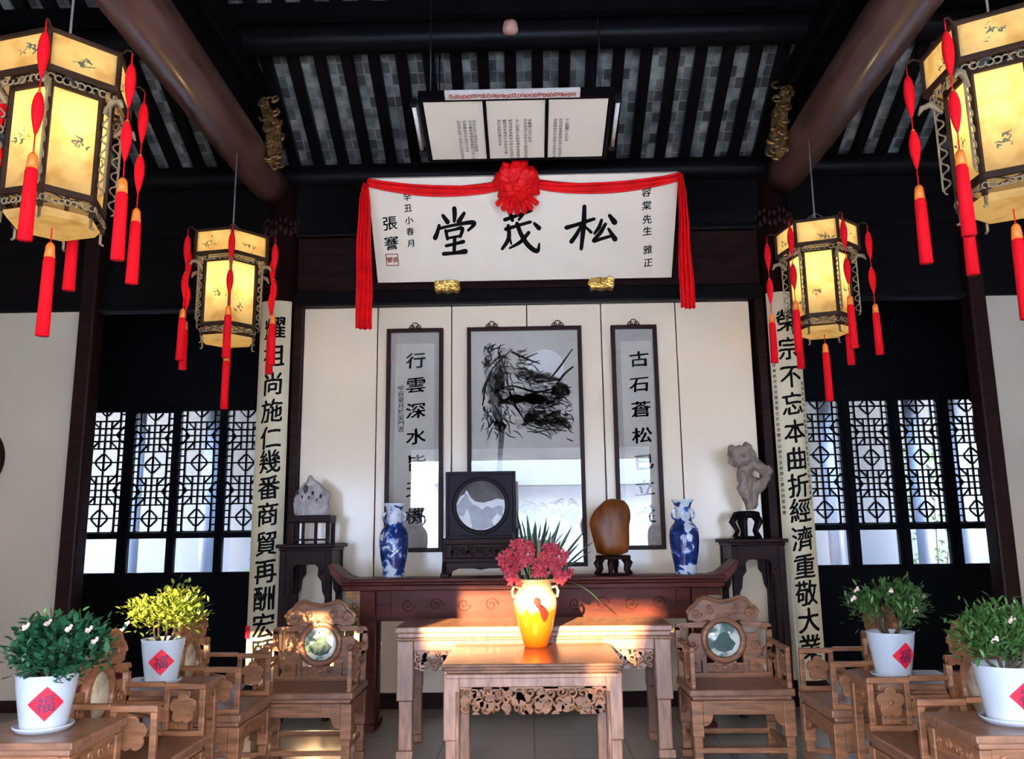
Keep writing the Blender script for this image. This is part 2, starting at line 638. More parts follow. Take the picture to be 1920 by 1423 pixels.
def glyph(ch, fine=False):
    key = (ch, fine)
    if key not in _glyphs:
        c = bpy.data.curves.new('lettering', 'FONT')
        c.body = ch
        c.size = 1.0
        c.resolution_u = 4
        o = bpy.data.objects.new('lettering', c)
        COL.objects.link(o)
        dg = bpy.context.evaluated_depsgraph_get()
        me = bpy.data.meshes.new_from_object(o.evaluated_get(dg))
        if fine:                                            # cut into narrow strips so that it can follow a round surface
            bm = bmesh.new()
            bm.from_mesh(me)
            for k in range(1, 14):
                bmesh.ops.bisect_plane(bm, geom=bm.verts[:] + bm.edges[:] + bm.faces[:], plane_co=(k / 14.0, 0, 0), plane_no=(1, 0, 0))
            bm.to_mesh(me)
            bm.free()
        vs = [(v.co.x - 0.5, v.co.y - 0.38) for v in me.vertices]
        fs = [tuple(p.vertices) for p in me.polygons]
        bpy.data.objects.remove(o)
        bpy.data.curves.remove(c)
        bpy.data.meshes.remove(me)
        rnd = random.Random(ord(ch))
        a1, a2, a3 = rnd.uniform(0, 6), rnd.uniform(0, 6), rnd.uniform(0, 6)
        out = []
        for x, y in vs:                                     # a brush hand: lines rise to the right, edges waver
            dx = 0.012 * math.sin(9 * y + a1) + 0.006 * math.sin(31 * y + 17 * x + a2)
            dy = 0.11 * x + 0.012 * math.sin(8 * x + a3) + 0.006 * math.sin(29 * x + 23 * y + a1)
            out.append((x + dx, (y + dy) * 1.0))
        _glyphs[key] = (out, fs)
    return _glyphs[key]


def put_glyph(mb, ch, fn, size, bold=0.012, wide=1.0, fine=False):
    """fn(u, v) maps the sign's own plane (metres from the glyph's centre) to a point"""
    vs, fs = glyph(ch, fine)
    for dx, dy in ((-bold, -bold * 0.6), (bold, -bold * 0.3), (0.3 * bold, bold * 0.9)) if bold > 0.014 else ((-bold * 0.5, 0), (bold * 0.5, 0)):
        mb.add([fn((x + dx) * size * wide, (y + dy) * size) for x, y in vs], fs)


def brush(mb, pts, fn, n=7):
    """one brush stroke: pts are (x, y, width); fn maps the 2D point to the surface"""
    P = []
    for i in range(len(pts) - 1):
        p0, p1 = pts[max(i - 1, 0)], pts[i]
        p2, p3 = pts[i + 1], pts[min(i + 2, len(pts) - 1)]
        for k in range(n):
            t = k / n
            q = []
            for j in range(3):
                a, b, c, d = p0[j], p1[j], p2[j], p3[j]
                q.append(0.5 * (2 * b + (c - a) * t + (2 * a - 5 * b + 4 * c - d) * t * t + (3 * b - a - 3 * c + d) * t ** 3))
            P.append(q)
    P.append(list(pts[-1]))
    L, Rr = [], []
    for i, (x, y, w) in enumerate(P):
        x0, y0, _ = P[max(i - 1, 0)]
        x1, y1, _ = P[min(i + 1, len(P) - 1)]
        dx, dy = x1 - x0, y1 - y0
        l = math.hypot(dx, dy) or 1
        nx, ny = -dy / l * w / 2, dx / l * w / 2
        L.append((x + nx, y + ny))
        Rr.append((x - nx, y - ny))

    def capc(p, q, r, w):
        dx, dy = p[0] - q[0], p[1] - q[1]
        l = math.hypot(dx, dy) or 1
        a0 = math.atan2(dy, dx)
        return [(p[0] + math.cos(a0 + a) * w / 2, p[1] + math.sin(a0 + a) * w / 2) for a in (PI / 2, PI / 4, 0, -PI / 4, -PI / 2)]
    vs = [fn(*p) for p in L] + [fn(*p) for p in Rr]
    k = len(P)
    fs = [(i, i + 1, k + i + 1, k + i) for i in range(k - 1)]
    mb.add(vs, fs)
    for p, q in ((P[0], P[1]), (P[-1], P[-2])):
        c = capc(p, q, 1.55, p[2])
        mb.add([fn(*x) for x in c], [(0, 1, 2, 3, 4)])
# ================================================================== THE HALL
YB = 6.95                 # plane of the back columns
CX = 2.16                 # columns left and right of the middle bay


def one(name, m, fn, parent=None, bevel=0.0):
    b = MB()
    fn(b)
    return b.build(name, m, parent, bevel)


def sbox(name, m, *a, bevel=0.0):
    return struct(one(name, m, lambda b: b.box(*a), None, bevel))


# floor
sbox('floor', 'floor', -6.2, 6.2, -2.2, 9.6, -0.15, 0.0)
# roof: bricks laid over rafters, ridge above the hall
ROOF_S = 0.52


def roof_z(y):
    return 4.70 - ROOF_S * (y - 6.9) if y > 3.6 else 4.70 + ROOF_S * 3.3 - ROOF_S * (3.6 - y)


roof = struct(thing('ceiling', 'grey brick roof underside over dark rafters', 'ceiling', (0, 0, 0)))
del roof['category']
ang = math.atan(ROOF_S)
for (y0, y1) in ((3.6, 9.5), (-3.3, 3.6)):
    L = (y1 - y0) / math.cos(ang)
    b = MB()
    b.box(-6.2, 6.2, 0, L, 0.0, 0.12)
    o = struct(b.build('roof_bricks', 'roof_brick', roof))
    if y0 > 3:
        o.location = (0.0, y0, roof_z(3.6001))
        o.rotation_euler = (-ang, 0, 0)
    else:
        o.location = (0.0, y0, roof_z(y0))
        o.rotation_euler = (ang, 0, 0)
RP = 0.217
rmesh = None
for i in range(-25, 26):
    x = (i + 0.5) * RP
    if rmesh is None:
        b = MB()
        L = 5.9 / math.cos(ang)
        b.box(-0.046, 0.046, 0, L, -0.075, -0.001)
        o = b.build('rafter', 'black_wood', roof, 0.01)
        rmesh = o
    else:
        o = rmesh.copy()
        COL.objects.link(o)
    struct(o)
    o.location = (x, 3.6, roof_z(3.6001))
    o.rotation_euler = (-ang, 0, 0)

# purlins
def purlin(name, y, z, r, x0=-6.1, x1=6.1, m='black_wood'):
    b = MB()
    b.tube([(x0 + (x1 - x0) * k / 12, y, z) for k in range(13)], r, 20)
    return struct(b.build(name, m))


purlin('trim_purlin', 6.93, 4.50, 0.105)
purlin('trim_purlin', 5.78, 5.10, 0.115)
purlin('trim_purlin', 4.55, 5.74, 0.12)
purlin('trim_purlin', 8.60, 3.68, 0.09)
sbox('trim_purlin_board', 'black_wood', -6.1, 6.1, 4.50, 4.60, 5.02, 5.60)       # closes the top of the view
sbox('trim_purlin_board', 'black_wood', -6.1, 6.1, 5.58, 5.66, 5.16, 5.285)
# frieze boards over the panel wall
sbox('trim_frieze', 'black_wood', -6.1, 6.1, 6.93, 7.01, 3.95, 4.41)
sbox('trim_frieze_rail', 'black_wood', -2.0, 2.0, 6.87, 6.93, 3.92, 3.965, bevel=0.012)
sbox('trim_lintel', 'dark_wood', -2.0, 2.0, 6.93, 7.0, 3.42, 3.92)
sbox('trim_lintel_rail', 'black_wood', -2.0, 2.0, 6.84, 7.0, 3.285, 3.42, bevel=0.015)
for s in (-1, 1):
    sbox('trim_side_frieze', 'black_wood', min(s * 2.3, s * 6.1), max(s * 2.3, s * 6.1), 6.95, 7.01, 3.32, 3.95)
    sbox('trim_side_lintel', 'black_wood', min(s * 2.3, s * 6.1), max(s * 2.3, s * 6.1), 6.88, 7.02, 3.285, 3.33, bevel=0.01)
    # dark posts
    sbox('trim_post', 'dark_wood', s * 1.965 - 0.035, s * 1.965 + 0.035, 6.86, 7.0, 0.0, 3.29, bevel=0.008)
    sbox('trim_side_post', 'dark_wood', s * 3.79 - 0.07, s * 3.79 + 0.07, 6.84, 7.02, 0.0, 3.95, bevel=0.02)
    # round timber column behind the couplet
    b = MB()
    b.lathe([(0.17, 0.0), (0.20, 0.03), (0.21, 0.12), (0.17, 0.17), (0.155, 0.2), (0.155, 2.3), (0.15, 4.45)], 32)
    struct(b.build('trim_column', 'dark_wood', None, 0, (s * CX, YB + 0.06, 0)))
    # big round beam running from the column to the front of the hall
    b = MB()
    ys = [6.95 - 8.2 * k / 24 for k in range(25)]
    b.tube([(s * 2.24, y, 4.37 + 0.03 * math.sin(PI * (6.95 - y) / 8.2)) for y in ys], [0.15 + 0.035 * math.sin(PI * k / 24) ** 0.5 for k in range(25)], 28)
    struct(b.build('trim_beam', 'beam_wood'))
    # queen posts carrying the upper tie beam above it
    sbox('trim_upper_beam', 'black_wood', s * 2.24 - 0.11, s * 2.24 + 0.11, 1.2, 6.6, 4.86, 5.10, bevel=0.03)
    sbox('trim_beam_board', 'black_wood', s * 2.24 - 0.03, s * 2.24 + 0.03, 1.0, 6.8, 4.5, 4.9)
    # gilded carved bracket by the column head
    g = MB()
    rnd = random.Random(40 + s)
    for k in range(26):
        z = 4.24 + 0.60 * k / 25
        dx = -s * (0.02 + 0.05 * math.sin(k * 1.3)) - s * 0.03
        x = s * (2.03 + 0.085 * (k / 25.0)) + dx
        a = rnd.uniform(0, 6)
        g.tube([(x + 0.045 * math.cos(a + t) * (1 - t / 7), 6.16 + 0.02 * math.sin(a + t), z + 0.05 * math.sin(a + t) * (1 - t / 7)) for t in [q * 0.6 for q in range(9)]], [0.014 - 0.001 * q for q in range(9)], 6)
    g.prism([(s * 1.99, 4.20), (s * 2.05, 4.28), (s * 2.09, 4.58), (s * 2.15, 4.84), (s * 2.10, 4.86), (s * 1.97, 4.62), (s * 1.95, 4.38)], 'y', 6.17, 6.20)
    o = g.build('carved_bracket', 'old_gold')
    tag(o, ('left' if s < 0 else 'right') + ' worn gilded openwork carving at the head of the column beside the big round beam', 'bracket', 'gilded carved brackets')
    # small painted capital lower on the column
    g = MB()
    for k in range(14):
        a = PI + PI * k / 13
        x, y = s * CX + 0.175 * math.cos(a), YB + 0.06 + 0.175 * math.sin(a)
        g.ball((x, y, 3.98 + 0.02 * math.sin(k * 2.0)), (0.03, 0.02, 0.045), 8, 6)
        g.ball((x, y, 4.06 + 0.02 * math.cos(k * 1.7)), (0.02, 0.02, 0.03), 8, 6)
    o = g.build('column_carving', 'dark_wood')
    tag(o, ('left' if s < 0 else 'right') + ' band of faded carving around the dark column above the couplet board', 'carving', 'carved column bands')

# white plaster side screens
for s, n in ((-1, 'left'), (1, 'right')):
    sbox('wall_' + n, 'plaster', min(s * 3.86, s * 6.1), max(s * 3.86, s * 6.1), 6.90, 7.0, 0.09, 3.285)
    sbox('baseboard_' + n, 'dark_wood', min(s * 3.86, s * 6.1), max(s * 3.86, s * 6.1), 6.88, 7.0, 0.0, 0.09)
    sbox('wall_gable_' + n, 'plaster', min(s * 6.1, s * 6.3), max(s * 6.1, s * 6.3), -1.3, 9.5, 0.0, 6.4)

# the white panelled back screen: six leaves
seams = [-1.93, -1.292, -0.655, -0.009, 0.626, 1.262, 1.895]
leaf_lab = ['tall white panel behind the grey rock, leftmost of the back screen', 'white panel behind the left calligraphy scroll',
            'white panel behind the left half of the ink painting', 'white panel behind the right half of the ink painting',
            'white panel behind the right calligraphy scroll', 'tall white panel behind the scholar rock, rightmost of the back screen']
for i in range(6):
    x0, x1 = seams[i] + 0.004, seams[i + 1] - 0.004
    o = sbox('wall_back_panel', 'screen_white', x0, x1, 6.93, 6.965, 0.115, 3.285, bevel=0.006)
    o['label'] = leaf_lab[i]
sbox('wall_back', 'dark_wood', -1.93, 1.9, 6.966, 7.0, 0.0, 3.285)
sbox('baseboard_back', 'dark_wood', -1.93, 1.9, 6.91, 6.966, 0.0, 0.112)

# ---------------------------------------------------------------- rear wall of the corridor with lattice windows
YR = 8.6
WZ0, WZ1, WZM0, WZM1 = 1.005, 2.66, 1.345, 1.405


def lattice_bars(b, x0, x1, z0, z1, y):
    """octagons, diamonds and squares of thin bars"""
    w = x1 - x0
    t, d = 0.0145, 0.022
    P = 1.385
    nz = (z1 - z0) / w

    def seg(u0, v0, u1, v1):
        du, dv = u1 - u0, v1 - v0
        t0, t1 = 0.0, 1.0
        for p, q0, q1 in ((du, -u0, 1 - u0), (dv, -v0, nz - v0)):
            if abs(p) < 1e-9:
                if q0 > 0 or q1 < 0:
                    return
            else:
                a, c = q0 / p, q1 / p
                if a > c:
                    a, c = c, a
                t0, t1 = max(t0, a), min(t1, c)
        if t1 - t0 < 1e-3:
            return
        b.bar((x0 + w * (u0 + du * t0), y, z0 + w * (v0 + dv * t0)), (x0 + w * (u0 + du * t1), y, z0 + w * (v0 + dv * t1)), d, t, (0, 1, 0)) if False else \
            b.bar((x0 + w * (u0 + du * t0), y, z0 + w * (v0 + dv * t0)), (x0 + w * (u0 + du * t1), y, z0 + w * (v0 + dv * t1)), t, d, (0, 1, 0))
    for u in (0.13, 0.87, 0.5):
        seg(u, 0, u, nz)
    for k in range(-1, 4):
        c = 0.36 + P * k                    # centre of a diamond
        for sx in (-1, 1):
            def X(a):
                return 0.5 + sx * a
            oc = [(0.0, 0.53), (0.15, 0.53), (0.365, 0.30), (0.365, -0.30), (0.15, -0.53), (0.0, -0.53)]
            for (a, v), (a2, v2) in zip(oc, oc[1:]):
                seg(X(a), c + v, X(a2), c + v2)
            dm = [(0.0, 0.20), (0.04, 0.20), (0.19, 0.045), (0.19, -0.045), (0.04, -0.20), (0.0, -0.20)]
            for (a, v), (a2, v2) in zip(dm, dm[1:]):
                seg(X(a), c + v, X(a2), c + v2)
            for v in (0.173, -0.173):
                seg(X(0.36), c + v, X(0.5), c + v)
            for v in (0.346, 0.0, -0.346):
                seg(X(0.0), c + v, X(0.5), c + v)
            # between octagons: the small square node
            m_ = c + P / 2
            seg(X(0.15), m_ - 0.34, X(0.15), m_ + 0.34)
            seg(X(0.0), m_, X(0.5), m_)
            seg(X(0.0), m_ + 0.16, X(0.15), m_ + 0.16)
            seg(X(0.0), m_ - 0.16, X(0.15), m_ - 0.16)
            seg(X(0.17), c + 0.53, X(0.5), c + 0.53)
            seg(X(0.17), c - 0.53, X(0.5), c - 0.53)
            for g in (1, -1):
                seg(X(0.5), m_ + g * 0.20, X(0.45), m_ + g * 0.20)
                seg(X(0.45), m_ + g * 0.20, X(0.29), m_)
        seg(0.5, c - 0.2, 0.5, c + 0.2)


M['pane'] = glass_mat()
M['pane'].name = 'clear window pane'
win_n = 0
left_leaves = [(-4.659, -4.243), (-4.13, -3.732), (-3.647, -3.239), (-3.154, -2.75)]
right_leaves = [(2.78, 3.183), (3.304, 3.687), (3.807, 4.189), (4.314, 4.70)]
wl_lab = {0: 'leftmost', 1: 'second from the left', 2: 'third from the left', 3: 'beside the left couplet'}
for leaves, side in ((left_leaves, 'left'), (right_leaves, 'right')):
    for k, (x0, x1) in enumerate(leaves):
        win_n += 1
        w = struct(thing('window_%d' % win_n, 'x', 'x', (0, 0, 0)))
        del w['category']
        w['label'] = ['leftmost', 'second', 'third', 'rightmost'][k] + ' lattice window leaf in the dark rear wall beyond the %s opening' % side
        b = MB()
        lattice_bars(b, x0, x1, WZM1, WZ1, YR)
        struct(b.build('window_lattice', 'black_matte', w))
        b = MB()
        g = 0.042
        b.box(x0 - g, x0, YR - 0.03, YR + 0.03, WZ0 - g, WZ1 + g)
        b.box(x1, x1 + g, YR - 0.03, YR + 0.03, WZ0 - g, WZ1 + g)
        b.box(x0, x1, YR - 0.03, YR + 0.03, WZ1, WZ1 + g)
        b.box(x0, x1, YR - 0.03, YR + 0.03, WZ0 - g, WZ0)
        b.box(x0, x1, YR - 0.03, YR + 0.03, WZM0, WZM1)
        struct(b.build('window_frame', 'black_matte', w, 0.005))
        b = MB()
        b.box(x0, x1, YR + 0.014, YR + 0.018, WZ0, WZM0)
        b.box(x0, x1, YR + 0.014, YR + 0.018, WZM1, WZ1)
        struct(b.build('window_pane', 'pane', w))


def rear_wall(b):
    zt = 3.62
    b.box(-6.1, 6.1, YR - 0.04, YR + 0.04, 0, WZ0 - 0.042)
    b.box(-6.1, 6.1, YR - 0.04, YR + 0.04, WZ1 + 0.042, zt)
    xs = [-6.1] + [v for q in left_leaves for v in (q[0] - 0.042, q[1] + 0.042)] + [v for q in right_leaves for v in (q[0] - 0.042, q[1] + 0.042)] + [6.1]
    for i in range(0, len(xs), 2):
        if xs[i + 1] > xs[i] + 0.002:
            b.box(xs[i], xs[i + 1], YR - 0.04, YR + 0.04, WZ0 - 0.042, WZ1 + 0.042)


struct(one('wall_rear', 'black_matte', rear_wall))

# ---------------------------------------------------------------- back yard seen through the lattice
sbox('ground_yard', 'stone_ground', -9, 9, 9.6, 13.0, -0.25, -0.1)
sbox('wall_yard', 'yard_wall', -9, 9, 12.6, 12.8, -0.2, 4.2)
sbox('roof_veranda', 'roof_tile', -9, 9, 10.35, 12.8, 3.30, 3.42)
sbox('wall_yard_end', 'yard_wall', -9, -8.8, 9.6, 12.6, -0.2, 3.3)
sbox('wall_yard_end', 'yard_wall', 8.8, 9, 9.6, 12.6, -0.2, 3.3)
for x in (-5.35, -4.33, 4.0, 5.15, 5.7, -2.9):
    b = MB()
    b.lathe([(0.10, -0.1), (0.10, 3.3)], 20)
    o = b.build('veranda_post', 'blue_post', None, 0, (x, 11.2, 0))
    struct(o)
    o['label'] = 'dark blue grey veranda post seen through the lattice'
for x, lab in ((-3.55, 'hazy green shrub behind the third lattice window of the left opening'), (3.05, 'hazy green shrub behind the first lattice windows of the right opening'),
               (5.6, 'hazy dark shrub behind the rightmost lattice window')):
    rnd = random.Random(int(x * 10))
    t = thing('yard_shrub', lab, 'shrub', (x, 11.9, -0.1), 0, 'shrubs in the back yard')
    b = MB()
    for q in range(6):
        a = rnd.uniform(0, 6)
        b.tube([(0, 0, 0), (0.1 * math.cos(a), 0.06 * math.sin(a), 0.7), (0.3 * math.cos(a), 0.18 * math.sin(a), 1.9)], [0.02, 0.015, 0.006], 6)
    b.build('stem', 'stem', t)
    b = MB()
    for q in range(500):
        a, r, z = rnd.uniform(0, 6.28), rnd.random() ** 0.5, rnd.uniform(0.6, 2.6)
        p = Vector((0.42 * r * math.cos(a), 0.3 * r * math.sin(a), z))
        d = Vector((rnd.uniform(-1, 1), rnd.uniform(-1, 1), rnd.uniform(-0.6, 0.8))).normalized() * 0.08
        s_ = d.cross(Vector((rnd.random(), rnd.random(), 1))).normalized() * 0.025
        b.add([p, p + d * 0.5 + s_, p + d, p + d * 0.5 - s_], [(0, 1, 2, 3)])
    b.build('foliage', 'yard_leaf', t)

# ---------------------------------------------------------------- front of the hall (behind the camera) and the courtyard
YF = -1.25
for s, n in ((-1, 'left'), (1, 'right')):
    b = MB()
    b.lathe([(0.22, 0.0), (0.23, 0.1), (0.155, 0.18), (0.155, 4.4)], 24)
    struct(b.build('trim_front_column', 'dark_wood', None, 0, (s * 2.30, YF, 0)))

    def fw(b):
        e = s * 6.1
        wx0, wx1 = s * 2.76, s * (4.6 if s < 0 else 5.5)
        def bx(a, c, z0, z1):
            b.box(min(a, c), max(a, c), YF - 0.05, YF + 0.05, z0, z1)
        bx(s * 2.43, e, 0, 0.9)
        bx(s * 2.43, e, 2.2 if s < 0 else 2.86, 4.3)
        bx(s * 2.43, wx0, 0.9, 2.86)
        bx(wx1, e, 0.9, 2.86)
    struct(one('wall_front_' + n, 'dark_wood', fw))
sbox('trim_front_lintel', 'dark_wood', -2.15, 2.15, YF - 0.06, YF + 0.06, 2.86, 4.3)
sbox('ground_court', 'stone_ground', -16, 16, -30, -2.2, -0.3, -0.15)


def court_house(b):
    b.box(-2.45, 12, -11.0, -8.0, -0.2, 2.6)


struct(one('wall_court_house', 'court_wall', court_house))
b = MB()
b.prism([(-7.3, 2.55), (-9.5, 4.25), (-11.7, 2.55)], 'x', -2.42, 12.3)
struct(b.build('roof_court_house', 'roof_tile'))
sbox('wall_court', 'court_wall', -14, -2.35, -7.6, -7.4, -0.2, 3.23)

def sun_blocker(b):  # unseen board added to cut the upper edge of the sunlight
    b.box(-3.2, -1.6, -8.06, -7.94, 3.66, 4.7)
    b.box(-3.25, -1.6, -8.12, -7.88, 4.7, 4.8)


struct(one('trim_sun_blocker', 'dark_wood', sun_blocker))

sbox('wall_sun_block_left', 'court_wall', -16, -6.3, -1.4, -1.2, -0.2, 7.4)  # added out of view: stops sun slipping past the hall into the yard
sbox('wall_sun_block_right', 'court_wall', 6.3, 16, -1.4, -1.2, -0.2, 7.4)  # matching unseen blocker added on the other side
# ================================================================== COUPLET BOARDS
def couplet(s, text, ys_px, lab, name_side):
    t = thing('couplet_board', lab, 'couplet', (s * CX, YB + 0.06, 0), 0, 'couplet boards on the columns')
    R0 = 0.185
    z0, z1 = 0.20, 3.335
    half = 0.80
    b = MB()
    outer, inner = [], []
    N = 16
    rows_o, rows_i = [], []
    for z in (z0, z1):
        rows_o.append([(R0 * math.sin(-half + 2 * half * k / N), -R0 * math.cos(-half + 2 * half * k / N), z) for k in range(N + 1)])
        rows_i.append([((R0 - 0.022) * math.sin(-half + 2 * half * k / N), -(R0 - 0.022) * math.cos(-half + 2 * half * k / N), z) for k in range(N + 1)])
    ring = []
    for z in (z0, z1):
        pass
    n = N + 1
    vs = rows_o[0] + rows_o[1] + rows_i[0] + rows_i[1]
    fs = []
    for k in range(N):
        fs.append((k, k + 1, n + k + 1, n + k))
        fs.append((2 * n + k, 3 * n + k, 3 * n + k + 1, 2 * n + k + 1))
        fs.append((n + k, n + k + 1, 3 * n + k + 1, 3 * n + k))
        fs.append((k, 2 * n + k, 2 * n + k + 1, k + 1))
    fs.append((0, n, 3 * n, 2 * n))
    fs.append((N, 2 * n + N, 3 * n + N, n + N))
    b.add(vs, fs)
    b.build('board', 'cream_board', t)
    b = MB()
    for ch, py in zip(text, ys_px):
        px = (517 - 0.0405 * (py - 567)) if s < 0 else (1455 + 0.072 * (py - 560))
        zc = at(px, py, YB + 0.06 - R0).z
        u0 = 0.01 if s < 0 else 0.015

        def fn(u, v, zc=zc):
            a = (u + u0) / R0
            return ((R0 + 0.0015) * math.sin(a), -(R0 + 0.0015) * math.cos(a), zc + v)
        put_glyph(b, ch, fn, 0.205, 0.021, 0.92, True)
    b.build('lettering', 'ink', t)
    if s > 0:                                               # two columns of very small writing along the edges
        small = '癸卯年秋月吉旦裔孫敬立於松茂堂中以誌不忘祖德之意也同里後學謹書'
        b = MB()
        for u1, za, zb in ((-0.118, 2.75, 1.45), (0.118, 2.55, 1.55)):
            k = 0
            z = za
            while z > zb:
                def fn(u, v, z=z, u1=u1):
                    a = (u + u1) / R0
                    return ((R0 + 0.0015) * math.sin(a), -(R0 + 0.0015) * math.cos(a), z + v)
                put_glyph(b, small[k % len(small)], fn, 0.032, 0.02)
                k += 1
                z -= 0.045
        b.build('small_writing', 'ink', t)
    else:
        b = MB()
        a0 = -0.70
        b.box(-0.03, 0.03, -0.001, 0.001, -0.05, 0.05)
        o = b.build('seal_label', 'red_paper', t)
        o.location = ((R0 + 0.004) * math.sin(a0), -(R0 + 0.004) * math.cos(a0), 0.60)
        o.rotation_euler = (0, 0, a0)
    return t


couplet(-1, '耀祖尚施仁幾番商貿再酬宏願', [615, 667, 719, 770, 820, 865, 914, 964, 1019, 1071, 1122, 1173, 1222],
        'tall cream couplet board on the left column, thirteen black characters starting with 耀', 'left')
couplet(1, '榮宗不忘本曲折經濟重敬大業', [600, 653, 705, 757, 808, 860, 910, 957, 1010, 1062, 1112, 1163, 1214],
        'tall cream couplet board on the right column with small writing down both edges', 'right')

# ================================================================== NAME PLAQUE
BO = at(982, 525, 6.80)
BT = at(982, 329, 6.26)
b_v = (BT - BO)
b_v.x = 0
b_v.normalize()
b_u = Vector((1, 0, 0))
b_n = b_u.cross(b_v)                     # towards the viewer
if b_n.y > 0:
    b_n = -b_n
PL_O = on_plane(983, 430, BO, b_n)


def plq(px, py):
    """pixel -> (u, v) metres on the plaque's face"""
    p = on_plane(px, py, BO, b_n) - PL_O
    return p.dot(b_u), p.dot(b_v)


cs = [plq(*p) for p in ((689, 336), (1274, 323), (1258, 520), (708, 531))]
hw = (cs[1][0] - cs[0][0] + cs[2][0] - cs[3][0]) / 4
vt, vb = (cs[0][1] + cs[1][1]) / 2, (cs[2][1] + cs[3][1]) / 2
uc = sum(c[0] for c in cs) / 4
plaque = thing('name_plaque', 'large white name plaque with three big black characters hung under the purlin', 'plaque', PL_O)
PM = Matrix((b_u, -b_n, b_v)).transposed().to_4x4()       # local x = u, local y = into the board, local z = v
b = MB()
b.M = PM
b.box(uc - hw, uc + hw, 0.0, 0.05, vb, vt)
b.build('board', 'paper_white', plaque, 0.004)


def pf(u, v):
    return PM @ Vector((u, -0.0018, v))


def zoomfn(x, y):                        # strokes were read off a 2.824x enlargement starting at (640, 280)
    return pf(*plq(640 + x / 2.8235, 280 + y / 2.8222))


BIG = {
    '松': [[(1192, 414, 20), (1240, 400, 17), (1338, 368, 15)], [(1287, 302, 18), (1283, 400, 22), (1270, 526, 16)], [(1274, 398, 14), (1245, 450, 18), (1218, 488, 20)],
          [(1290, 408, 10), (1322, 438, 15)], [(1378, 374, 14), (1364, 412, 17), (1340, 445, 12)], [(1420, 350, 16), (1446, 385, 26)],
          [(1398, 395, 15), (1372, 440, 18), (1334, 485, 15), (1380, 472, 15), (1440, 455, 14)], [(1414, 420, 12), (1448, 474, 24)]],
    '茂': [[(866, 372, 18), (930, 350, 15), (1004, 322, 17)], [(888, 320, 20), (906, 376, 15)], [(990, 290, 20), (966, 335, 17), (940, 372, 12)],
          [(872, 422, 18), (930, 404, 15), (1000, 384, 15)], [(884, 404, 16), (886, 470, 19), (852, 526, 14)], [(892, 470, 10), (900, 500, 9)],
          [(930, 392, 18), (952, 450, 20), (990, 508, 22), (1036, 538, 20), (1048, 498, 8)], [(992, 440, 16), (950, 488, 17), (892, 522, 10)], [(1022, 392, 14), (1046, 416, 22)]],
    '堂': [[(598, 312, 20), (600, 345, 20), (598, 380, 14)], [(538, 350, 16), (562, 384, 22)], [(650, 338, 16), (622, 382, 22)], [(518, 402, 14), (508, 440, 18), (497, 468, 22)],
          [(512, 420, 14), (600, 400, 14), (690, 386, 20), (702, 398, 18), (672, 428, 12)], [(553, 430, 15), (562, 474, 14)], [(556, 434, 13), (600, 424, 13), (640, 418, 18), (630, 462, 14)],
          [(562, 470, 12), (628, 458, 12)], [(556, 510, 15), (600, 500, 14), (646, 488, 18)], [(600, 474, 16), (597, 546, 16)], [(542, 553, 18), (600, 548, 16), (656, 540, 24)]],
}
b = MB()
for ch in BIG:
    for st in BIG[ch]:
        q = [(x, y, w * 1.22) for x, y, w in st]
        # widths are in the enlargement too
        brush(b, q, zoomfn)
for text, x, ys, size in (('張謇', 732, (418, 456), 0.125), ('辛丑小春月', None, (369, 390, 413, 434, 456), 0.07), ('容棠先生雅正', None, (360, 385, 411, 433, 468, 492), 0.08)):
    for k, (ch, y) in enumerate(zip(text, ys)):
        px = x if x else (763 + 2.0 * k if len(text) == 5 else 1212 + 0.6 * k)
        if x:
            px = 731 + 3 * k
        u0, v0 = plq(px, y)
        put_glyph(b, ch, lambda u, v, u0=u0, v0=v0: pf(u0 + u, v0 + v), size, 0.018)
b.build('lettering', 'ink', plaque)
b = MB()
u0, v0 = plq(735.5, 487)
w_ = 0.053
for (a, c, d, e) in ((-w_, w_, w_ - 0.008, w_), (-w_, w_, -w_, -w_ + 0.008), (-w_, -w_ + 0.008, -w_, w_), (w_ - 0.008, w_, -w_, w_)):
    b.add([pf(u0 + a, v0 + d), pf(u0 + c, v0 + d), pf(u0 + c, v0 + e), pf(u0 + a, v0 + e)], [(0, 1, 2, 3)])
put_glyph(b, '謇', lambda u, v: pf(u0 - 0.022 + u, v0 + v), 0.05, 0.03)
put_glyph(b, '張', lambda u, v: pf(u0 + 0.026 + u, v0 + v), 0.05, 0.03)
b.build('seal', 'red_seal', plaque)

# gilded brackets under it
for px, lab in ((838, 'left gilded carved bracket under the white name plaque'), (1128, 'right gilded carved bracket under the white name plaque')):
    p = at(px, 537 if px < 1000 else 532, 6.77)
    b = MB()
    b.prism([(-0.10, -0.035), (-0.085, -0.05), (-0.05, -0.038), (0.0, -0.05), (0.05, -0.038), (0.085, -0.05), (0.10, -0.035), (0.092, 0.0), (0.11, 0.03), (0.09, 0.045), (-0.09, 0.045), (-0.11, 0.03), (-0.092, 0.0)], 'y', -0.03, 0.055)
    rnd = random.Random(px)
    for k in range(16):
        a = rnd.uniform(0, 6)
        x0, z0 = rnd.uniform(-0.09, 0.09), rnd.uniform(-0.03, 0.035)
        b.tube([(x0 + 0.03 * math.cos(a + q * 0.7) * (1 - q / 8), -0.033, z0 + 0.022 * math.sin(a + q * 0.7) * (1 - q / 8)) for q in range(8)], 0.010, 6)
    tag(b.build('gilded_bracket', 'gold', None, 0.008, p), lab, 'bracket', 'gilded brackets under the plaque')

# ================================================================== RED SILK ON THE PLAQUE
swag = thing('silk_swag', 'red silk swag with a round rosette draped over the white name plaque', 'drapery', PL_O)


def pout(px, py, d):
    """point in front of the plaque by d, relative to the plaque's origin"""
    u, v = plq(px, py)
    return PM @ Vector((u, -d, v))


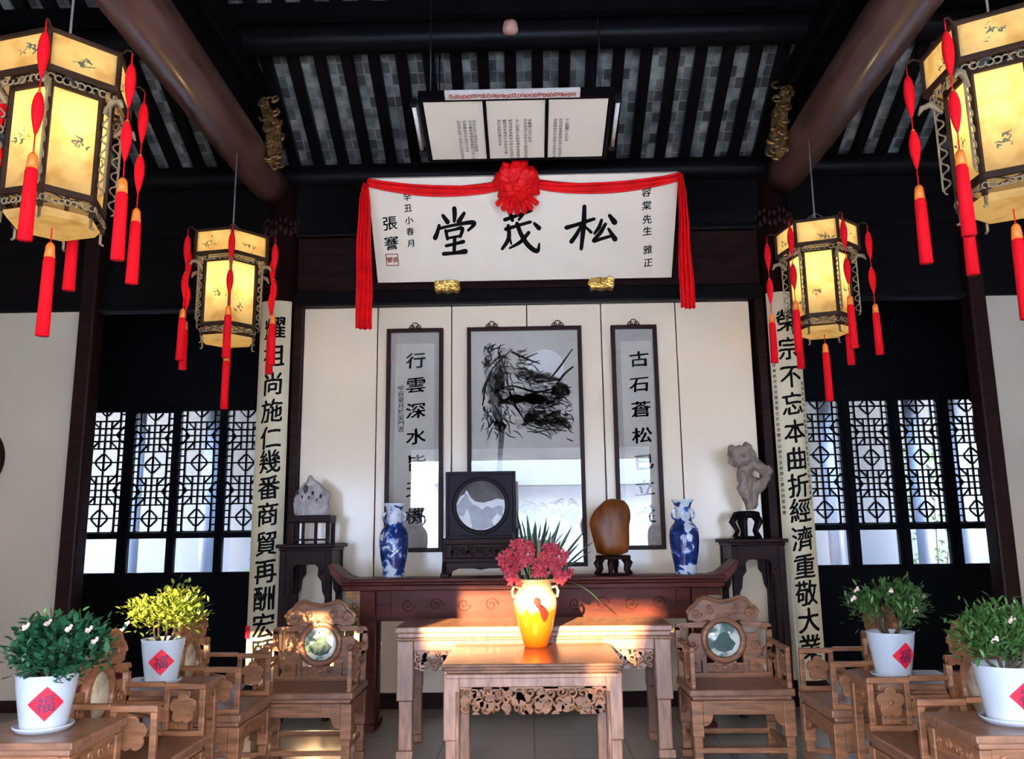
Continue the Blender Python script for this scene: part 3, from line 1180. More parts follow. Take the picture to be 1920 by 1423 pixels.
def swag_half(xa, ya, xb, yb, sag):
    b = MB()
    rows = []
    N = 40
    for k in range(N + 1):
        t = k / N
        cx = xa + (xb - xa) * t
        cy = ya + (yb - ya) * t + sag * 4 * t * (1 - t)
        wid = 8.5 + 2.5 * math.sin(PI * t)
        row = []
        for j in range(17):
            s_ = j / 16
            d = 0.02 + 0.035 * math.sin(PI * s_) + 0.012 * math.sin(s_ * 21 + 3 * math.sin(4 * t))
            row.append(pout(cx, cy - wid + 2 * wid * s_, d))
        rows.append(row)
    b.grid(rows)
    o = b.build('drape', 'silk', swag)
    md = o.modifiers.new('thickness', 'SOLIDIFY')
    md.thickness = 0.004
    return o


swag_half(690, 340, 945, 345, 15)
swag_half(1274, 329, 998, 342, 16)


def tail(pts, dep):
    """pts: (px, py, half width px) down the hanging end"""
    b = MB()
    rows = []
    for k in range(len(pts) - 1):
        for q in range(6):
            t = q / 6
            x, y, w = [pts[k][j] * (1 - t) + pts[k + 1][j] * t for j in range(3)]
            row = []
            for j in range(21):
                s_ = j / 20
                p = at(x - w + 2 * w * s_ + 0.6 * math.sin(y * 0.05), y + 5 * math.sin(s_ * 2.6) * (k / len(pts)), dep) - PL_O
                p.y += 0.022 * math.sin(s_ * 22 + 0.012 * y) - 0.01
                row.append(p)
            rows.append(row)
    b.grid(rows)
    o = b.build('hanging_end', 'silk', swag)
    md = o.modifiers.new('thickness', 'SOLIDIFY')
    md.thickness = 0.004


tail([(687, 345, 4), (685, 375, 9), (683, 450, 12), (683, 550, 15), (682, 628, 16)], 6.22)
tail([(1275, 328, 4), (1278, 360, 8), (1282, 430, 11), (1286, 520, 14), (1291, 588, 13)], 6.22)
# rosette: pleated rounds of cloth
b = MB()
rc = pout(969, 341, 0.05)
fwd = (PM @ Vector((0, -1, 0)))
rr_ = random.Random(17)
for (ox, oz, rr, dep, seed) in ((0.0, 0.01, 0.178, 0.0, 1), (-0.055, 0.05, 0.105, 0.045, 2), (0.06, 0.045, 0.10, 0.05, 3), (0.0, -0.035, 0.12, 0.05, 4), (-0.01, 0.075, 0.08, 0.05, 5), (0.03, 0.0, 0.075, 0.085, 6)):
    ph = [rr_.uniform(0, 6) for _ in range(6)]
    rows = []
    for i in range(15):
        th = (PI * 0.56) * (0.04 + 0.96 * i / 14)
        row = []
        for k in range(72):
            a = 2 * PI * k / 72
            t = i / 14
            w = 1 + t * (0.085 * math.sin(7 * a + ph[0] + 2.0 * t) + 0.06 * math.sin(12 * a + ph[1] - 5 * t) + 0.04 * math.sin(19 * a + ph[2])) + 0.05 * math.sin(9 * t + 3 * a + ph[3])
            row.append(rc + PM @ Vector((ox + rr * w * math.sin(th) * math.cos(a), -dep - rr * 0.55 * w * math.cos(th), oz + rr * w * math.sin(th) * math.sin(a))))
        rows.append(row)
    b.grid(rows, True, True)
for k in range(7):                       # loose petals pulled out at the bottom
    a = -PI / 2 + (k - 3) * 0.28
    rows = []
    for i in range(6):
        t = i / 5
        row = []
        for j in range(7):
            s_ = (j / 6 - 0.5)
            aa = a + s_ * 0.42 * (1 - 0.55 * t)
            r_ = 0.09 + 0.145 * t
            row.append(rc + PM @ Vector((r_ * math.cos(aa) * 0.95, -0.05 - 0.03 * math.cos(s_ * 9) - 0.02 * t, r_ * math.sin(aa))))
        rows.append(row)
    b.grid(rows)
b.build('rosette', 'silk', swag)

# ================================================================== TRIPTYCH HUNG UNDER THE ROOF
HA, HB = at(968, 186, 5.38), at(977, 296, 6.0)
h_v = HA - HB
h_v.x = 0
hl = h_v.length
h_v.normalize()
h_n = Vector((1, 0, 0)).cross(h_v)
if h_n.z > 0:
    h_n = -h_n
HM = Matrix((Vector((1, 0, 0)), -h_n, h_v)).transposed().to_4x4()
trip = thing('hanging_triptych', 'white three-panel writing case in a dark frame hung aslant under the roof', 'triptych', HB)
tw = 0.665
tx0 = -0.03
b = MB()
b.M = HM
b.box(tx0 - tw - 0.02, tx0 + tw + 0.02, 0.012, 0.07, -0.02, hl + 0.03)
for x in (tx0 - tw - 0.01, tx0 + tw + 0.01):
    b.box(x - 0.012, x + 0.012, -0.012, 0.03, -0.012, hl + 0.02)
b.box(tx0 - tw, tx0 + tw, -0.012, 0.03, hl, hl + 0.03)
b.box(tx0 - tw, tx0 + tw, -0.012, 0.03, -0.015, 0.0)
for x in (tx0 - tw / 3, tx0 + tw / 3):
    b.box(x - 0.012, x + 0.012, -0.012, 0.03, 0, hl)
b.build('case_frame', 'black_wood', trip, 0.003)
small_t = '松茂堂記先人創業於此勤儉傳家詩書繼世百年風雨不改其志今重修落成爰書數語以誌之'
for k in range(3):
    x0 = tx0 - tw + k * 2 * tw / 3 + 0.013
    x1 = x0 + 2 * tw / 3 - 0.026
    b = MB()
    b.M = HM
    b.box(x0, x1, 0.0, 0.012, 0.0, hl)
    pn = b.build('panel', 'paper_white', trip)
    b = MB()
    cols = ((0.56, 0.66, 0.76, 0.83), (0.2, 0.3, 0.4, 0.52, 0.66, 0.74), (0.12, 0.22, 0.33))[k]
    rnd = random.Random(k)
    i = k * 7
    for cq in cols:
        n = rnd.randint(8, 14)
        for r in range(n):
            def fn(u, v, cq=cq, r=r):
                return HM @ Vector((x0 + (x1 - x0) * cq + u, -0.0016, hl * 0.66 - r * 0.032 + v))
            put_glyph(b, small_t[i % len(small_t)], fn, 0.03, 0.012)
            i += 1
    b.build('lettering', 'grey_ink', pn)
for s in (-1, 1):
    b = MB()
    b.M = HM
    x = tx0 + s * (tw + 0.06)
    b.tube([(x, 0.02, 0.10), (x, 0.02, hl - 0.06)], 0.016, 10)
    b.build('lamp_tube', 'tube_white', trip)
    b = MB()
    b.M = HM
    for z in (0.08, hl - 0.04):
        b.box(x - 0.022, x + 0.022, 0.0, 0.05, z - 0.02, z + 0.02)
        b.box(min(x, tx0 + s * tw), max(x, tx0 + s * tw), 0.03, 0.045, z - 0.008, z + 0.008)
    b.box(x - 0.008, x + 0.008, 0.036, 0.05, 0.08, hl - 0.04)
    b.build('tube_bracket', 'iron', trip)
for s in (-1, 1):
    for zz, yy in ((0.05, 0.0), (hl, 0.0)):
        b = MB()
        p = HM @ Vector((tx0 + s * tw * 0.9, 0.05, zz))
        top = roof_z(HB.y + p.y) - HB.z - 0.07
        b.tube([p, (p.x, p.y, top)], 0.006, 6)
        b.build('suspension_wire', 'iron', trip)
# carved strip above it
b = MB()
b.M = HM
b.box(-0.52, 0.42, -0.03, 0.0, hl + 0.035, hl + 0.105)
rnd = random.Random(3)
st = b.build('inscribed_strip', 'white_card', None, 0.004, HB)
tag(st, 'narrow pinkish white board with faded red scrollwork on the upper edge of the triptych', 'strip')
b = MB()
for k in range(30):
    x = -0.47 + 0.84 * k / 29
    a = rnd.uniform(0, 6)
    b.tube([HM @ Vector((x + 0.022 * math.cos(a + q) * (1 - q / 9), -0.031, hl + 0.07 + 0.02 * math.sin(a + q) * (1 - q / 9))) for q in range(8)], 0.004, 5)
b.build('red_scrollwork', 'red_seal', st)

# smoke detector on the upper purlin
p = at(957, 51, 5.66)
b = MB()
b.lathe([(0.02, 0.09), (0.05, 0.085), (0.058, 0.05), (0.058, 0.02), (0.045, 0.0), (0.0, -0.004)], 24)
o = b.build('smoke_detector', 'detector', None, 0, (p.x, p.y, p.z - 0.05))
tag(o, 'small round pinkish smoke detector under the upper roof purlin', 'smoke detector')

# ================================================================== PICTURES ON THE BACK SCREEN
YP = 6.90


def picture(x0, x1, z0, z1, lab, cat, hooks, mount=True):
    t = thing('framed_picture', lab, cat, ((x0 + x1) / 2, YP, z0), 0, 'framed pictures on the back screen')
    w, h = x1 - x0, z1 - z0
    b = MB()
    f = 0.034
    b.box(-w / 2, -w / 2 + f, -0.03, 0.025, 0, h)
    b.box(w / 2 - f, w / 2, -0.03, 0.025, 0, h)
    b.box(-w / 2 + f, w / 2 - f, -0.03, 0.025, 0, f)
    b.box(-w / 2 + f, w / 2 - f, -0.03, 0.025, h - f, h)
    b.build('frame', 'frame_wood', t, 0.006)
    b = MB()
    b.box(-w / 2 + f, w / 2 - f, 0.0, 0.02, f, h - f)
    b.build('silk_mount', 'silk_mount' if mount else 'scroll_paper', t)
    b = MB()
    b.box(-w / 2 + f, w / 2 - f, -0.022, -0.019, f, h - f)
    b.build('glass', 'glass', t)
    for hx in hooks:
        b = MB()
        for q, r in ((-0.028, 0.018), (0.028, 0.018), (0, 0.027)):
            b.tube([(hx + q + r * math.cos(a), -0.012, h + 0.012 + (0.012 if q == 0 else 0) + r * math.sin(a)) for a in [2 * PI * k / 14 for k in range(15)]], 0.0042, 6, cap=False)
        b.tube([(hx - 0.055, -0.012, h + 0.003), (hx + 0.055, -0.012, h + 0.003)], 0.006, 6)
        b.build('hanger', 'frame_wood', t)
    return t, w, h


def sheet_glyph(t, text, pts, size, bold, m='ink', name='lettering', wide=1.15):
    b = MB()
    for ch, (x, z) in zip(text, pts):
        put_glyph(b, ch, lambda u, v, x=x, z=z: (x + u, -0.0045, z + v), size, bold, wide)
    return b.build(name, m, t)


tl, w, h = picture(-1.203, -0.722, 1.211, 3.082, 'left framed calligraphy scroll with black characters on cream paper behind glass', 'calligraphy', [0.0])
xl, zl = -1.203 + w / 2, 1.211
b = MB()
pa, pb_ = at(742, 645, YP), at(813, 985, YP)
b.box(pa.x - xl, pb_.x - xl, -0.003, 0.0, pb_.z - zl, pa.z - zl)
b.build('paper', 'scroll_paper', tl)
pts = []
for py in (676, 722, 770, 818, 868, 916, 967):
    p = at(780, py, YP)
    pts.append((p.x - xl, p.z - zl))
sheet_glyph(tl, '行雲深水皆天機', pts, 0.14, 0.02, wide=1.25)
pts = []
for k in range(9):
    p = at(752, 728 + 11 * k, YP)
    pts.append((p.x - xl, p.z - zl))
sheet_glyph(tl, '甲辰夏月於吳門書', pts, 0.05, 0.012, 'ink', 'signature')

tr, w, h = picture(0.702, 1.090, 1.211, 3.081, 'right framed calligraphy scroll starting with 古, behind glass', 'calligraphy', [0.0])
xl = 0.702 + w / 2
b = MB()
pa, pb_ = at(1163, 640, YP), at(1236, 985, YP)
b.box(pa.x - xl, pb_.x - xl, -0.003, 0.0, pb_.z - zl, pa.z - zl)
b.build('paper', 'scroll_paper', tr)
pts = []
for px, py in ((1198, 673), (1199, 720), (1202, 767), (1204, 816), (1207, 866), (1209, 915), (1211, 966)):
    p = at(px, py, YP)
    pts.append((p.x - xl, p.z - zl))
sheet_glyph(tr, '古石蒼松已立生', pts, 0.14, 0.02, wide=1.25)

tc, w, h = picture(-0.519, 0.453, 1.085, 3.083, 'large framed ink painting of pine branches and a pale moon behind glass', 'painting', [-0.275, 0.285], False)
xc, zc = -0.519 + w / 2, 1.085
YI = [-0.0020]


def cf(px, py):
    p = at(px, py, YP)
    return (p.x - xc, YI[0], p.z - zc)


def layer():
    YI[0] -= 0.0007


b = MB()
n = 40
b.add([cf(1022 + 35 * math.cos(2 * PI * k / n), 688 + 33 * math.sin(2 * PI * k / n)) for k in range(n)], [tuple(range(n))])
b.build('moon', 'moon_paper', tc)
layer()
rnd = random.Random(11)
b = MB()                                  # washes
for (cx, cy, rx, ry) in ((1000, 705, 62, 22), (985, 740, 70, 28), (1040, 745, 34, 32), (935, 735, 28, 55), (1000, 790, 68, 26), (1050, 790, 22, 22), (930, 690, 26, 40)):
    for q in range(5):
        ph = [rnd.uniform(0, 6) for _ in range(3)]
        ox, oy = rnd.uniform(-rx, rx) * 0.55, rnd.uniform(-ry, ry) * 0.6
        n = 30
        pts = []
        for k in range(n):
            a = 2 * PI * k / n
            r_ = 0.45 * (1 + 0.25 * math.sin(2 * a + ph[0]) + 0.18 * math.sin(5 * a + ph[1]) + 0.1 * math.sin(9 * a + ph[2]))
            pts.append(cf(cx + ox + rx * r_ * math.cos(a), cy + oy + ry * r_ * math.sin(a)))
        b.add(pts, [tuple(range(n))])
b.build('ink_wash', 'pale_ink', tc)
layer()
b = MB()
for (cx, cy, rx, ry) in ((922, 745, 9, 18), (930, 770, 9, 20), (1000, 762, 14, 5), (1040, 800, 12, 6), (960, 728, 12, 5), (1015, 725, 12, 5), (1050, 745, 10, 6), (985, 795, 12, 5)):
    for q in range(3):
        ph = [rnd.uniform(0, 6) for _ in range(3)]
        ox, oy = rnd.uniform(-rx, rx) * 0.7, rnd.uniform(-ry, ry) * 0.6
        n = 26
        pts = []
        for k in range(n):
            a = 2 * PI * k / n
            r_ = 0.5 * (1 + 0.3 * math.sin(2 * a + ph[0]) + 0.2 * math.sin(5 * a + ph[1]))
            pts.append(cf(cx + ox + rx * r_ * math.cos(a), cy + oy + ry * r_ * math.sin(a)))
        b.add(pts, [tuple(range(n))])
b.build('dark_wash', 'grey_ink', tc)
layer()
b = MB()                                  # grey trunk


def sg(*pts):
    brush(b, pts, lambda x, y: cf(x, y), 5)


sg((936, 900, 11), (938, 850, 9), (940, 810, 11), (930, 770, 13), (922, 735, 10), (928, 700, 7), (945, 665, 3))
for k in range(130):
    cx, cy = rnd.choice(((930, 690), (918, 720), (925, 765), (938, 790), (1000, 715), (1030, 745), (1000, 770), (1050, 780), (965, 690), (950, 740), (1020, 800), (1050, 760)))
    x, y = cx + rnd.gauss(0, 15), cy + rnd.gauss(0, 15)
    if not 904 < x < 1066 or not 648 < y < 812:
        continue
    a = rnd.uniform(0.4, 2.4) if x < 955 else rnd.uniform(-0.6, 1.0)
    L = rnd.uniform(8, 24)
    x1, y1 = max(902, min(1074, x + math.cos(a) * L)), max(644, min(824, y + math.sin(a) * L))
    sg((x, y, 1.6), ((x + x1) / 2, (y + y1) / 2 + rnd.uniform(-4, 2), 3.0), (x1, y1, 0.8))
b.build('grey_strokes', 'grey_ink', tc)
layer()
b = MB()                                  # boughs, needles


def st(*pts):
    brush(b, pts, lambda x, y: cf(x, y), 5)


st((930, 735, 3.5), (960, 724, 3.5), (1005, 735, 4), (1040, 728, 3))
st((955, 735, 4), (975, 775, 3), (1000, 800, 2), (1062, 808, 2))
st((960, 660, 4), (985, 672, 4), (1012, 682, 2))
st((985, 672, 3), (1008, 662, 1.5))
st((1030, 712, 3), (1048, 690, 4), (1073, 655, 2))
st((1035, 735, 4), (1055, 705, 4), (1074, 688, 3))
st((905, 760, 2.5), (912, 720, 3), (925, 690, 2.5), (960, 655, 2))
for k in range(150):
    cx, cy = rnd.choice(((930, 690), (918, 720), (925, 765), (938, 790), (1000, 715), (1030, 745), (1000, 770), (1050, 780), (965, 690), (950, 700), (1020, 800)))
    x, y = cx + rnd.gauss(0, 14), cy + rnd.gauss(0, 14)
    if not 902 < x < 1072:
        continue
    a = rnd.uniform(0.4, 2.4) if x < 960 else rnd.uniform(-0.5, 0.9)
    L = rnd.uniform(10, 26)
    dx, dy = math.cos(a) * L, math.sin(a) * L
    x1 = max(902, min(1076, x + dx))
    y1 = max(644, min(826, y + dy))
    st((x, max(644, y), 1.6), ((x + x1) / 2 + rnd.uniform(-4, 4), (max(644, y) + y1) / 2 + rnd.uniform(-3, 3), 2.2), (x1, y1, 0.8))
for k in range(16):                       # curled twigs on the upper left
    x, y = rnd.uniform(905, 950), rnd.uniform(650, 700)
    st((x, y, 2), (x + rnd.uniform(-8, 16), y - rnd.uniform(4, 14), 2.4), (x + rnd.uniform(-4, 26), max(645, y - rnd.uniform(-6, 24)), 1))
b.build('ink_strokes', 'ink', tc)
layer()
b = MB()                                  # rocks at the foot
for k in range(60):
    x, y = rnd.uniform(975, 1075), rnd.uniform(942, 985)
    st((x, y, 2.0), (x + rnd.uniform(4, 10), y - rnd.uniform(2, 9), 3), (x + rnd.uniform(10, 22), y + rnd.uniform(-4, 10), 1))
for k in range(22):
    x = 905 + 170 * k / 21
    st((x, 1005, 7), (x + 6, 975 - 18 * math.sin(k * 0.7), 8), (x + 14, 960 - 20 * math.sin(k * 0.7) + 20, 3))
b.build('ink_rocks', 'grey_ink', tc)

# round wooden plaque on the left white wall, only its rim in view
b = MB()
b.lathe([(0.0, 0.0), (0.24, 0.0), (0.25, 0.02), (0.27, 0.05), (0.30, 0.05), (0.31, 0.02), (0.31, 0.0)], 40, cap=False)
o = b.build('round_plaque', 'dark_wood', None, 0, (-4.72, 6.898, 2.02))
o.rotation_euler = (PI / 2, 0, 0)
tag(o, 'round dark wooden plaque on the white wall at the left edge', 'plaque')
# ================================================================== CARVING HELPERS
def spiral(cx, cz, r, turns=1.6, a0=0.0, sgn=1, n=18):
    return [(cx + r * (1 - t / n * 0.85) * math.cos(a0 + sgn * turns * 2 * PI * t / n), cz + r * (1 - t / n * 0.85) * math.sin(a0 + sgn * turns * 2 * PI * t / n)) for t in range(n + 1)]


def carved_band(b, x0, x1, z0, z1, y, seed=1, step=None, r=0.006):
    """pierced band of leaves and scrolls with a ragged lower edge"""
    rnd = random.Random(seed)
    h = z1 - z0
    step = step or h * 0.62
    n = max(1, int(round((x1 - x0) / step * 1.35)))
    for i in range(n):
        cx = x0 + (x1 - x0) * (i + 0.5) / n
        for row, (fz, rr) in enumerate(((0.76, 0.24), (0.44, 0.25), (0.16, 0.2))):
            px = cx + (0 if row else step * 0.2)
            px = min(max(px, x0 + rr * h), x1 - rr * h)
            pz = z0 + h * fz + rnd.uniform(-0.05, 0.05) * h
            a0 = rnd.uniform(0, 6.28)
            sg = rnd.choice((-1, 1))
            b.tube([(x, y, z) for x, z in spiral(px, pz, h * rr, 1.3, a0, sg, 14)], r, 6)
            # a leaf beside it
            la = a0 + 2.2
            lx, lz = px + h * 0.2 * math.cos(la), pz + h * 0.12 * math.sin(la)
            lf = []
            for k in range(10):
                t = k / 9
                q = math.sin(PI * t) ** 0.8 * h * 0.17
                lf.append((t * h * 0.42, q))
            poly = lf + [(a, -q) for a, q in reversed(lf[1:-1])]
            poly = [(lx + a * math.cos(la) - q * math.sin(la), lz + a * math.sin(la) + q * math.cos(la)) for a, q in poly]
            poly = [(min(max(a, x0), x1), min(max(q, z0 - h * 0.08), z1)) for a, q in poly]
            b.prism(poly, 'y', y - r, y + r)
    b.box(x0, x1, y - r, y + r, z1 - h * 0.07, z1)


def flower_plate(b, cx, cz, r, y0, y1, petals=5, a0=PI / 2):
    pts = []
    n = petals * 10
    for k in range(n):
        a = a0 + 2 * PI * k / n
        q = r * (0.74 + 0.26 * abs(math.cos((a - a0) * petals / 2)) ** 0.7)
        pts.append((cx + q * math.cos(a), cz + q * math.sin(a)))
    b.prism(pts, 'y', y0, y1)
    b.ball((cx, min(y0, y1), cz), (r * 0.2, abs(y1 - y0) * 0.5, r * 0.2), 10, 6)


# ================================================================== ARMCHAIR WITH A MARBLE ROUND IN THE BACK
SW, SD, SZ = 0.60, 0.47, 0.458           # seat


def make_chair(label, group, loc, rz, marble='marble_green', wood='rosewood', sc=1.0):
    t = thing('armchair', label, 'chair', loc, rz, group)
    t.scale = (sc, sc, 1)
    hw, hd = SW / 2, SD / 2
    b = MB()
    b.box(-hw, hw, -hd, hd, SZ - 0.038, SZ)
    b.box(-hw + 0.018, hw - 0.018, -hd + 0.018, hd - 0.018, SZ - 0.062, SZ - 0.038)
    b.build('seat', 'rosewood_top' if wood == 'rosewood' else wood, t, 0.008)
    lw = 0.066
    for sx in (-1, 1):
        for sy in (-1, 1):
            b = MB()
            x0, y0 = sx * (hw - 0.006), sy * (hd - 0.006)
            b.box(min(x0, x0 - sx * lw), max(x0, x0 - sx * lw), min(y0, y0 - sy * lw), max(y0, y0 - sy * lw), 0.20, SZ - 0.062)
            x1, y1 = x0 - sx * 0.008, y0 - sy * 0.008
            w2 = lw - 0.016
            b.box(min(x1, x1 - sx * w2), max(x1, x1 - sx * w2), min(y1, y1 - sy * w2), max(y1, y1 - sy * w2), 0.045, 0.20)
            b.box(min(x0, x0 - sx * lw), max(x0, x0 - sx * lw), min(y0, y0 - sy * lw), max(y0, y0 - sy * lw), 0.0, 0.045)
            b.build('leg', wood, t, 0.006)
    # aprons with a rounded arch
    for face in range(4):
        b = MB()
        L = (SW if face % 2 == 0 else SD) / 2 - 0.006 - lw
        d = (hd if face % 2 == 0 else hw) - 0.012
        b.M = Matrix.Rotation(face * PI / 2, 4, 'Z')
        pts = [(-L, SZ - 0.062), (L, SZ - 0.062), (L, SZ - 0.20)]
        pts += [(L - 0.05 * (1 - math.cos(a)) * 0 - 0.055 * (math.sin(a)), SZ - 0.20 + 0.062 * (1 - math.cos(a))) for a in [PI / 2 * k / 6 for k in range(1, 7)]]
        pts += [(-L + 0.055 * (math.sin(a)), SZ - 0.20 + 0.062 * (1 - math.cos(a))) for a in [PI / 2 * k / 6 for k in range(6, 0, -1)]]
        pts += [(-L, SZ - 0.20)]
        b.prism(pts, 'y', -d, -d + 0.022)
        if face == 0:
            b.box(-L * 0.5, L * 0.5, -d - 0.004, -d, SZ - 0.105, SZ - 0.075)
        b.build('apron', wood, t, 0.004)
    # foot rail in front, stretchers round the legs
    b = MB()
    b.box(-hw + 0.03, hw - 0.03, -hd - 0.0, -hd + 0.07, 0.115, 0.145)
    b.build('footrest', wood, t, 0.006)
    b = MB()
    for sx in (-1, 1):
        b.box(sx * (hw - 0.045) - 0.014, sx * (hw - 0.045) + 0.014, -hd + 0.06, hd - 0.06, 0.13, 0.16)
    b.box(-hw + 0.06, hw - 0.06, hd - 0.055, hd - 0.03, 0.13, 0.16)
    b.build('stretcher', wood, t, 0.004)
    # back
    yb = hd - 0.045

    def Z(z):
        return SZ + z
    b = MB()                                 # crest with cloud heads
    cr = [(-0.215, 0.345), (-0.222, 0.395), (-0.20, 0.425), (-0.175, 0.44), (-0.15, 0.475), (-0.11, 0.492), (-0.06, 0.474), (0.0, 0.463), (0.06, 0.474),
          (0.11, 0.492), (0.15, 0.475), (0.175, 0.44), (0.20, 0.425), (0.222, 0.395), (0.215, 0.345), (0.15, 0.332), (0.10, 0.345), (0.05, 0.335), (0.0, 0.342), (-0.05, 0.335), (-0.10, 0.345), (-0.15, 0.332)]
    b.prism([(x, Z(z)) for x, z in cr], 'y', yb - 0.012, yb + 0.022)
    top = cr[1:14]
    b.tube([(x, yb - 0.008, Z(z - 0.008)) for x, z in top], 0.014, 8)
    for s in (-1, 1):
        b.tube([(x, yb - 0.014, z) for x, z in spiral(s * 0.165, Z(0.385), 0.034, 1.4, 0, s)], 0.0065, 6)
        b.tube([(x, yb - 0.014, z) for x, z in spiral(s * 0.075, Z(0.405), 0.03, 1.4, PI / 2, -s)], 0.0065, 6)
        b.tube([(x, yb - 0.014, z) for x, z in spiral(s * 0.03, Z(0.37), 0.02, 1.2, 0, s)], 0.005, 6)
    b.build('crest', wood, t, 0.004)
    b = MB()                                 # ring
    rc = Z(0.222)
    ri, ro = 0.103, 0.142
    n = 40
    rows = []
    for (r, y) in ((ri, yb + 0.02), (ri, yb - 0.012), (ri + 0.01, yb - 0.02), (ro - 0.012, yb - 0.02), (ro, yb - 0.01), (ro, yb + 0.02), (ri, yb + 0.02)):
        rows.append([(r * math.cos(2 * PI * k / n), y, rc + r * math.sin(2 * PI * k / n)) for k in range(n)])
    b.grid(rows, True, True)
    b.build('ring', wood, t)
    b = MB()
    b.lathe([(0.0, -0.004), (0.098, -0.004), (0.106, 0.004), (0.106, 0.016), (0.0, 0.016)], 40, cap=False)
    o = b.build('marble_round', marble, t, 0, (0, yb + 0.004, rc))
    o.rotation_euler = (-PI / 2, 0, 0)
    if marble == 'marble_green':
        b = MB()                             # the dark vein in the stone, cut as its own inlay
        pts = [(-0.062, -0.045), (-0.085, -0.02), (-0.05, 0.0), (-0.025, 0.035), (0.0, 0.048), (0.03, 0.04), (0.045, 0.01), (0.075, -0.02), (0.05, -0.06), (0.0, -0.075), (-0.04, -0.065)]
        b.prism([(x, rc + z) for x, z in pts], 'y', yb - 0.0015, yb + 0.002)
        b.build('green_vein', M['vein'], t, 0.001)
    b = MB()                                 # stepped shoulders and scrolls
    for s in (-1, 1):
        def q(x):
            return s * x
        pts = [(0.10, 0.335), (0.285, 0.325), (0.30, 0.31), (0.30, 0.285), (0.235, 0.285), (0.225, 0.30), (0.13, 0.30)]
        b.prism([(q(x), Z(z)) for x, z in pts], 'y', yb - 0.01, yb + 0.02)
        pts = [(0.272, 0.30), (0.30, 0.30), (0.302, 0.19), (0.285, 0.165), (0.24, 0.14), (0.235, 0.165), (0.265, 0.19)]
        b.prism([(q(x), Z(z)) for x, z in pts], 'y', yb - 0.01, yb + 0.02)
        pts = [(0.13, 0.26), (0.20, 0.265), (0.225, 0.24), (0.215, 0.21), (0.235, 0.165), (0.21, 0.12), (0.15, 0.10), (0.11, 0.12), (0.14, 0.19)]
        b.prism([(q(x), Z(z)) for x, z in pts], 'y', yb - 0.006, yb + 0.016)
        b.tube([(x, yb - 0.012, z) for x, z in spiral(s * 0.19, Z(0.19), 0.03, 1.4, 0, s)], 0.006, 6)
        b.tube([(x, yb - 0.012, z) for x, z in spiral(s * 0.25, Z(0.305), 0.018, 1.2, 0, s)], 0.005, 6)
        # lower part: posts and pierced plate
        b.box(min(q(0.262), q(0.29)), max(q(0.262), q(0.29)), yb - 0.01, yb + 0.02, SZ, Z(0.18))
        b.box(min(q(0.115), q(0.14)), max(q(0.115), q(0.14)), yb - 0.01, yb + 0.02, SZ, Z(0.13))
        pts = [(0.15, 0.10), (0.245, 0.13), (0.255, 0.09), (0.235, 0.06), (0.25, 0.03), (0.15, 0.03)]
        b.prism([(q(x), Z(z)) for x, z in pts], 'y', yb - 0.004, yb + 0.014)
        b.tube([(x, yb - 0.010, z) for x, z in spiral(s * 0.20, Z(0.075), 0.024, 1.3, 0, -s)], 0.005, 6)
    b.box(-0.285, 0.285, yb - 0.012, yb + 0.02, Z(0.0), Z(0.028))
    b.build('back_fretwork', wood, t, 0.004)
    b = MB()                                 # small splat under the ring
    b.box(-0.115, 0.115, yb, yb + 0.012, Z(0.03), Z(0.085))
    for s in (-1, 1):
        b.tube([(x, yb - 0.003, z) for x, z in spiral(s * 0.06, Z(0.058), 0.022, 1.4, 0, s)], 0.0055, 6)
    b.tube([(0.02 * math.cos(a), yb - 0.003, Z(0.058) + 0.015 * math.sin(a)) for a in [2 * PI * k / 10 for k in range(11)]], 0.005, 6)
    b.build('splat', wood, t, 0.002)
    # arms
    for s in (-1, 1):
        a = thing('arm', '', '', (0, 0, 0))
        bpy.data.objects.remove(a)
        b = MB()
        xa = s * (hw - 0.025)
        d = 0.013
        y0, y1 = -hd + 0.015, -hd + 0.225

        def bx(ya, yb_, za, zb):
            b.box(xa - d, xa + d, ya, yb_, za, zb)
        bx(y0, y1, Z(0.205), Z(0.232))
        bx(y0, y1, Z(0.0), Z(0.026))
        bx(y0, y0 + 0.03, Z(0.026), Z(0.205))
        bx(y1 - 0.028, y1, Z(0.026), Z(0.205))
        bx(y1, yb, Z(0.215), Z(0.238))
        bx(y1, yb, Z(0.135), Z(0.155))
        b.build('arm', wood, t, 0.004)
        b = MB()                             # carved blossom inside the arm's frame
        b.M = Matrix.Translation((xa, 0, 0)) @ Matrix.Rotation(PI / 2, 4, 'Z')
        flower_plate(b, y0 + 0.112, Z(0.122), 0.07, -0.009, 0.009, 5, PI / 2)
        flower_plate(b, y1 + 0.03, Z(0.10), 0.045, -0.009, 0.009, 5, 0.3)
        b.tube([(y1 + 0.03, 0, Z(0.06)), (y1 + 0.08, 0, Z(0.0))], 0.01, 6)
        b.tube([(y1 + 0.06, 0, Z(0.1)), (yb, 0, Z(0.12))], 0.01, 6)
        b.build('arm_carving', wood, t, 0.003)
    return t


M['vein'] = mat('dark green marble vein', (0.055, 0.10, 0.09), 0.15, var=0.3, scale=12, coat=0.2)

make_chair('carved armchair with marble round back left of the long tables, its back struck by sunlight', 'carved armchairs', (-1.345, 5.262, 0), 0)
make_chair('carved armchair with marble round back right of the long tables, wholly in shade', 'carved armchairs', (1.195, 5.262, 0), 0)
for s, y, lab in ((-1, 4.72, 'left side armchair beyond the yellow-green potted plant, next to the left couplet'),
                  (-1, 3.75, 'left side armchair between the two left tea tables'),
                  (1, 4.72, 'right side armchair beyond the tea table, next to the right couplet'),
                  (1, 3.75, 'right side armchair between the two right tea tables')):
    make_chair(lab, 'carved armchairs', (s * 1.71, y, 0), -s * PI / 2, 'marble_oval', 'rosewood', 0.912)


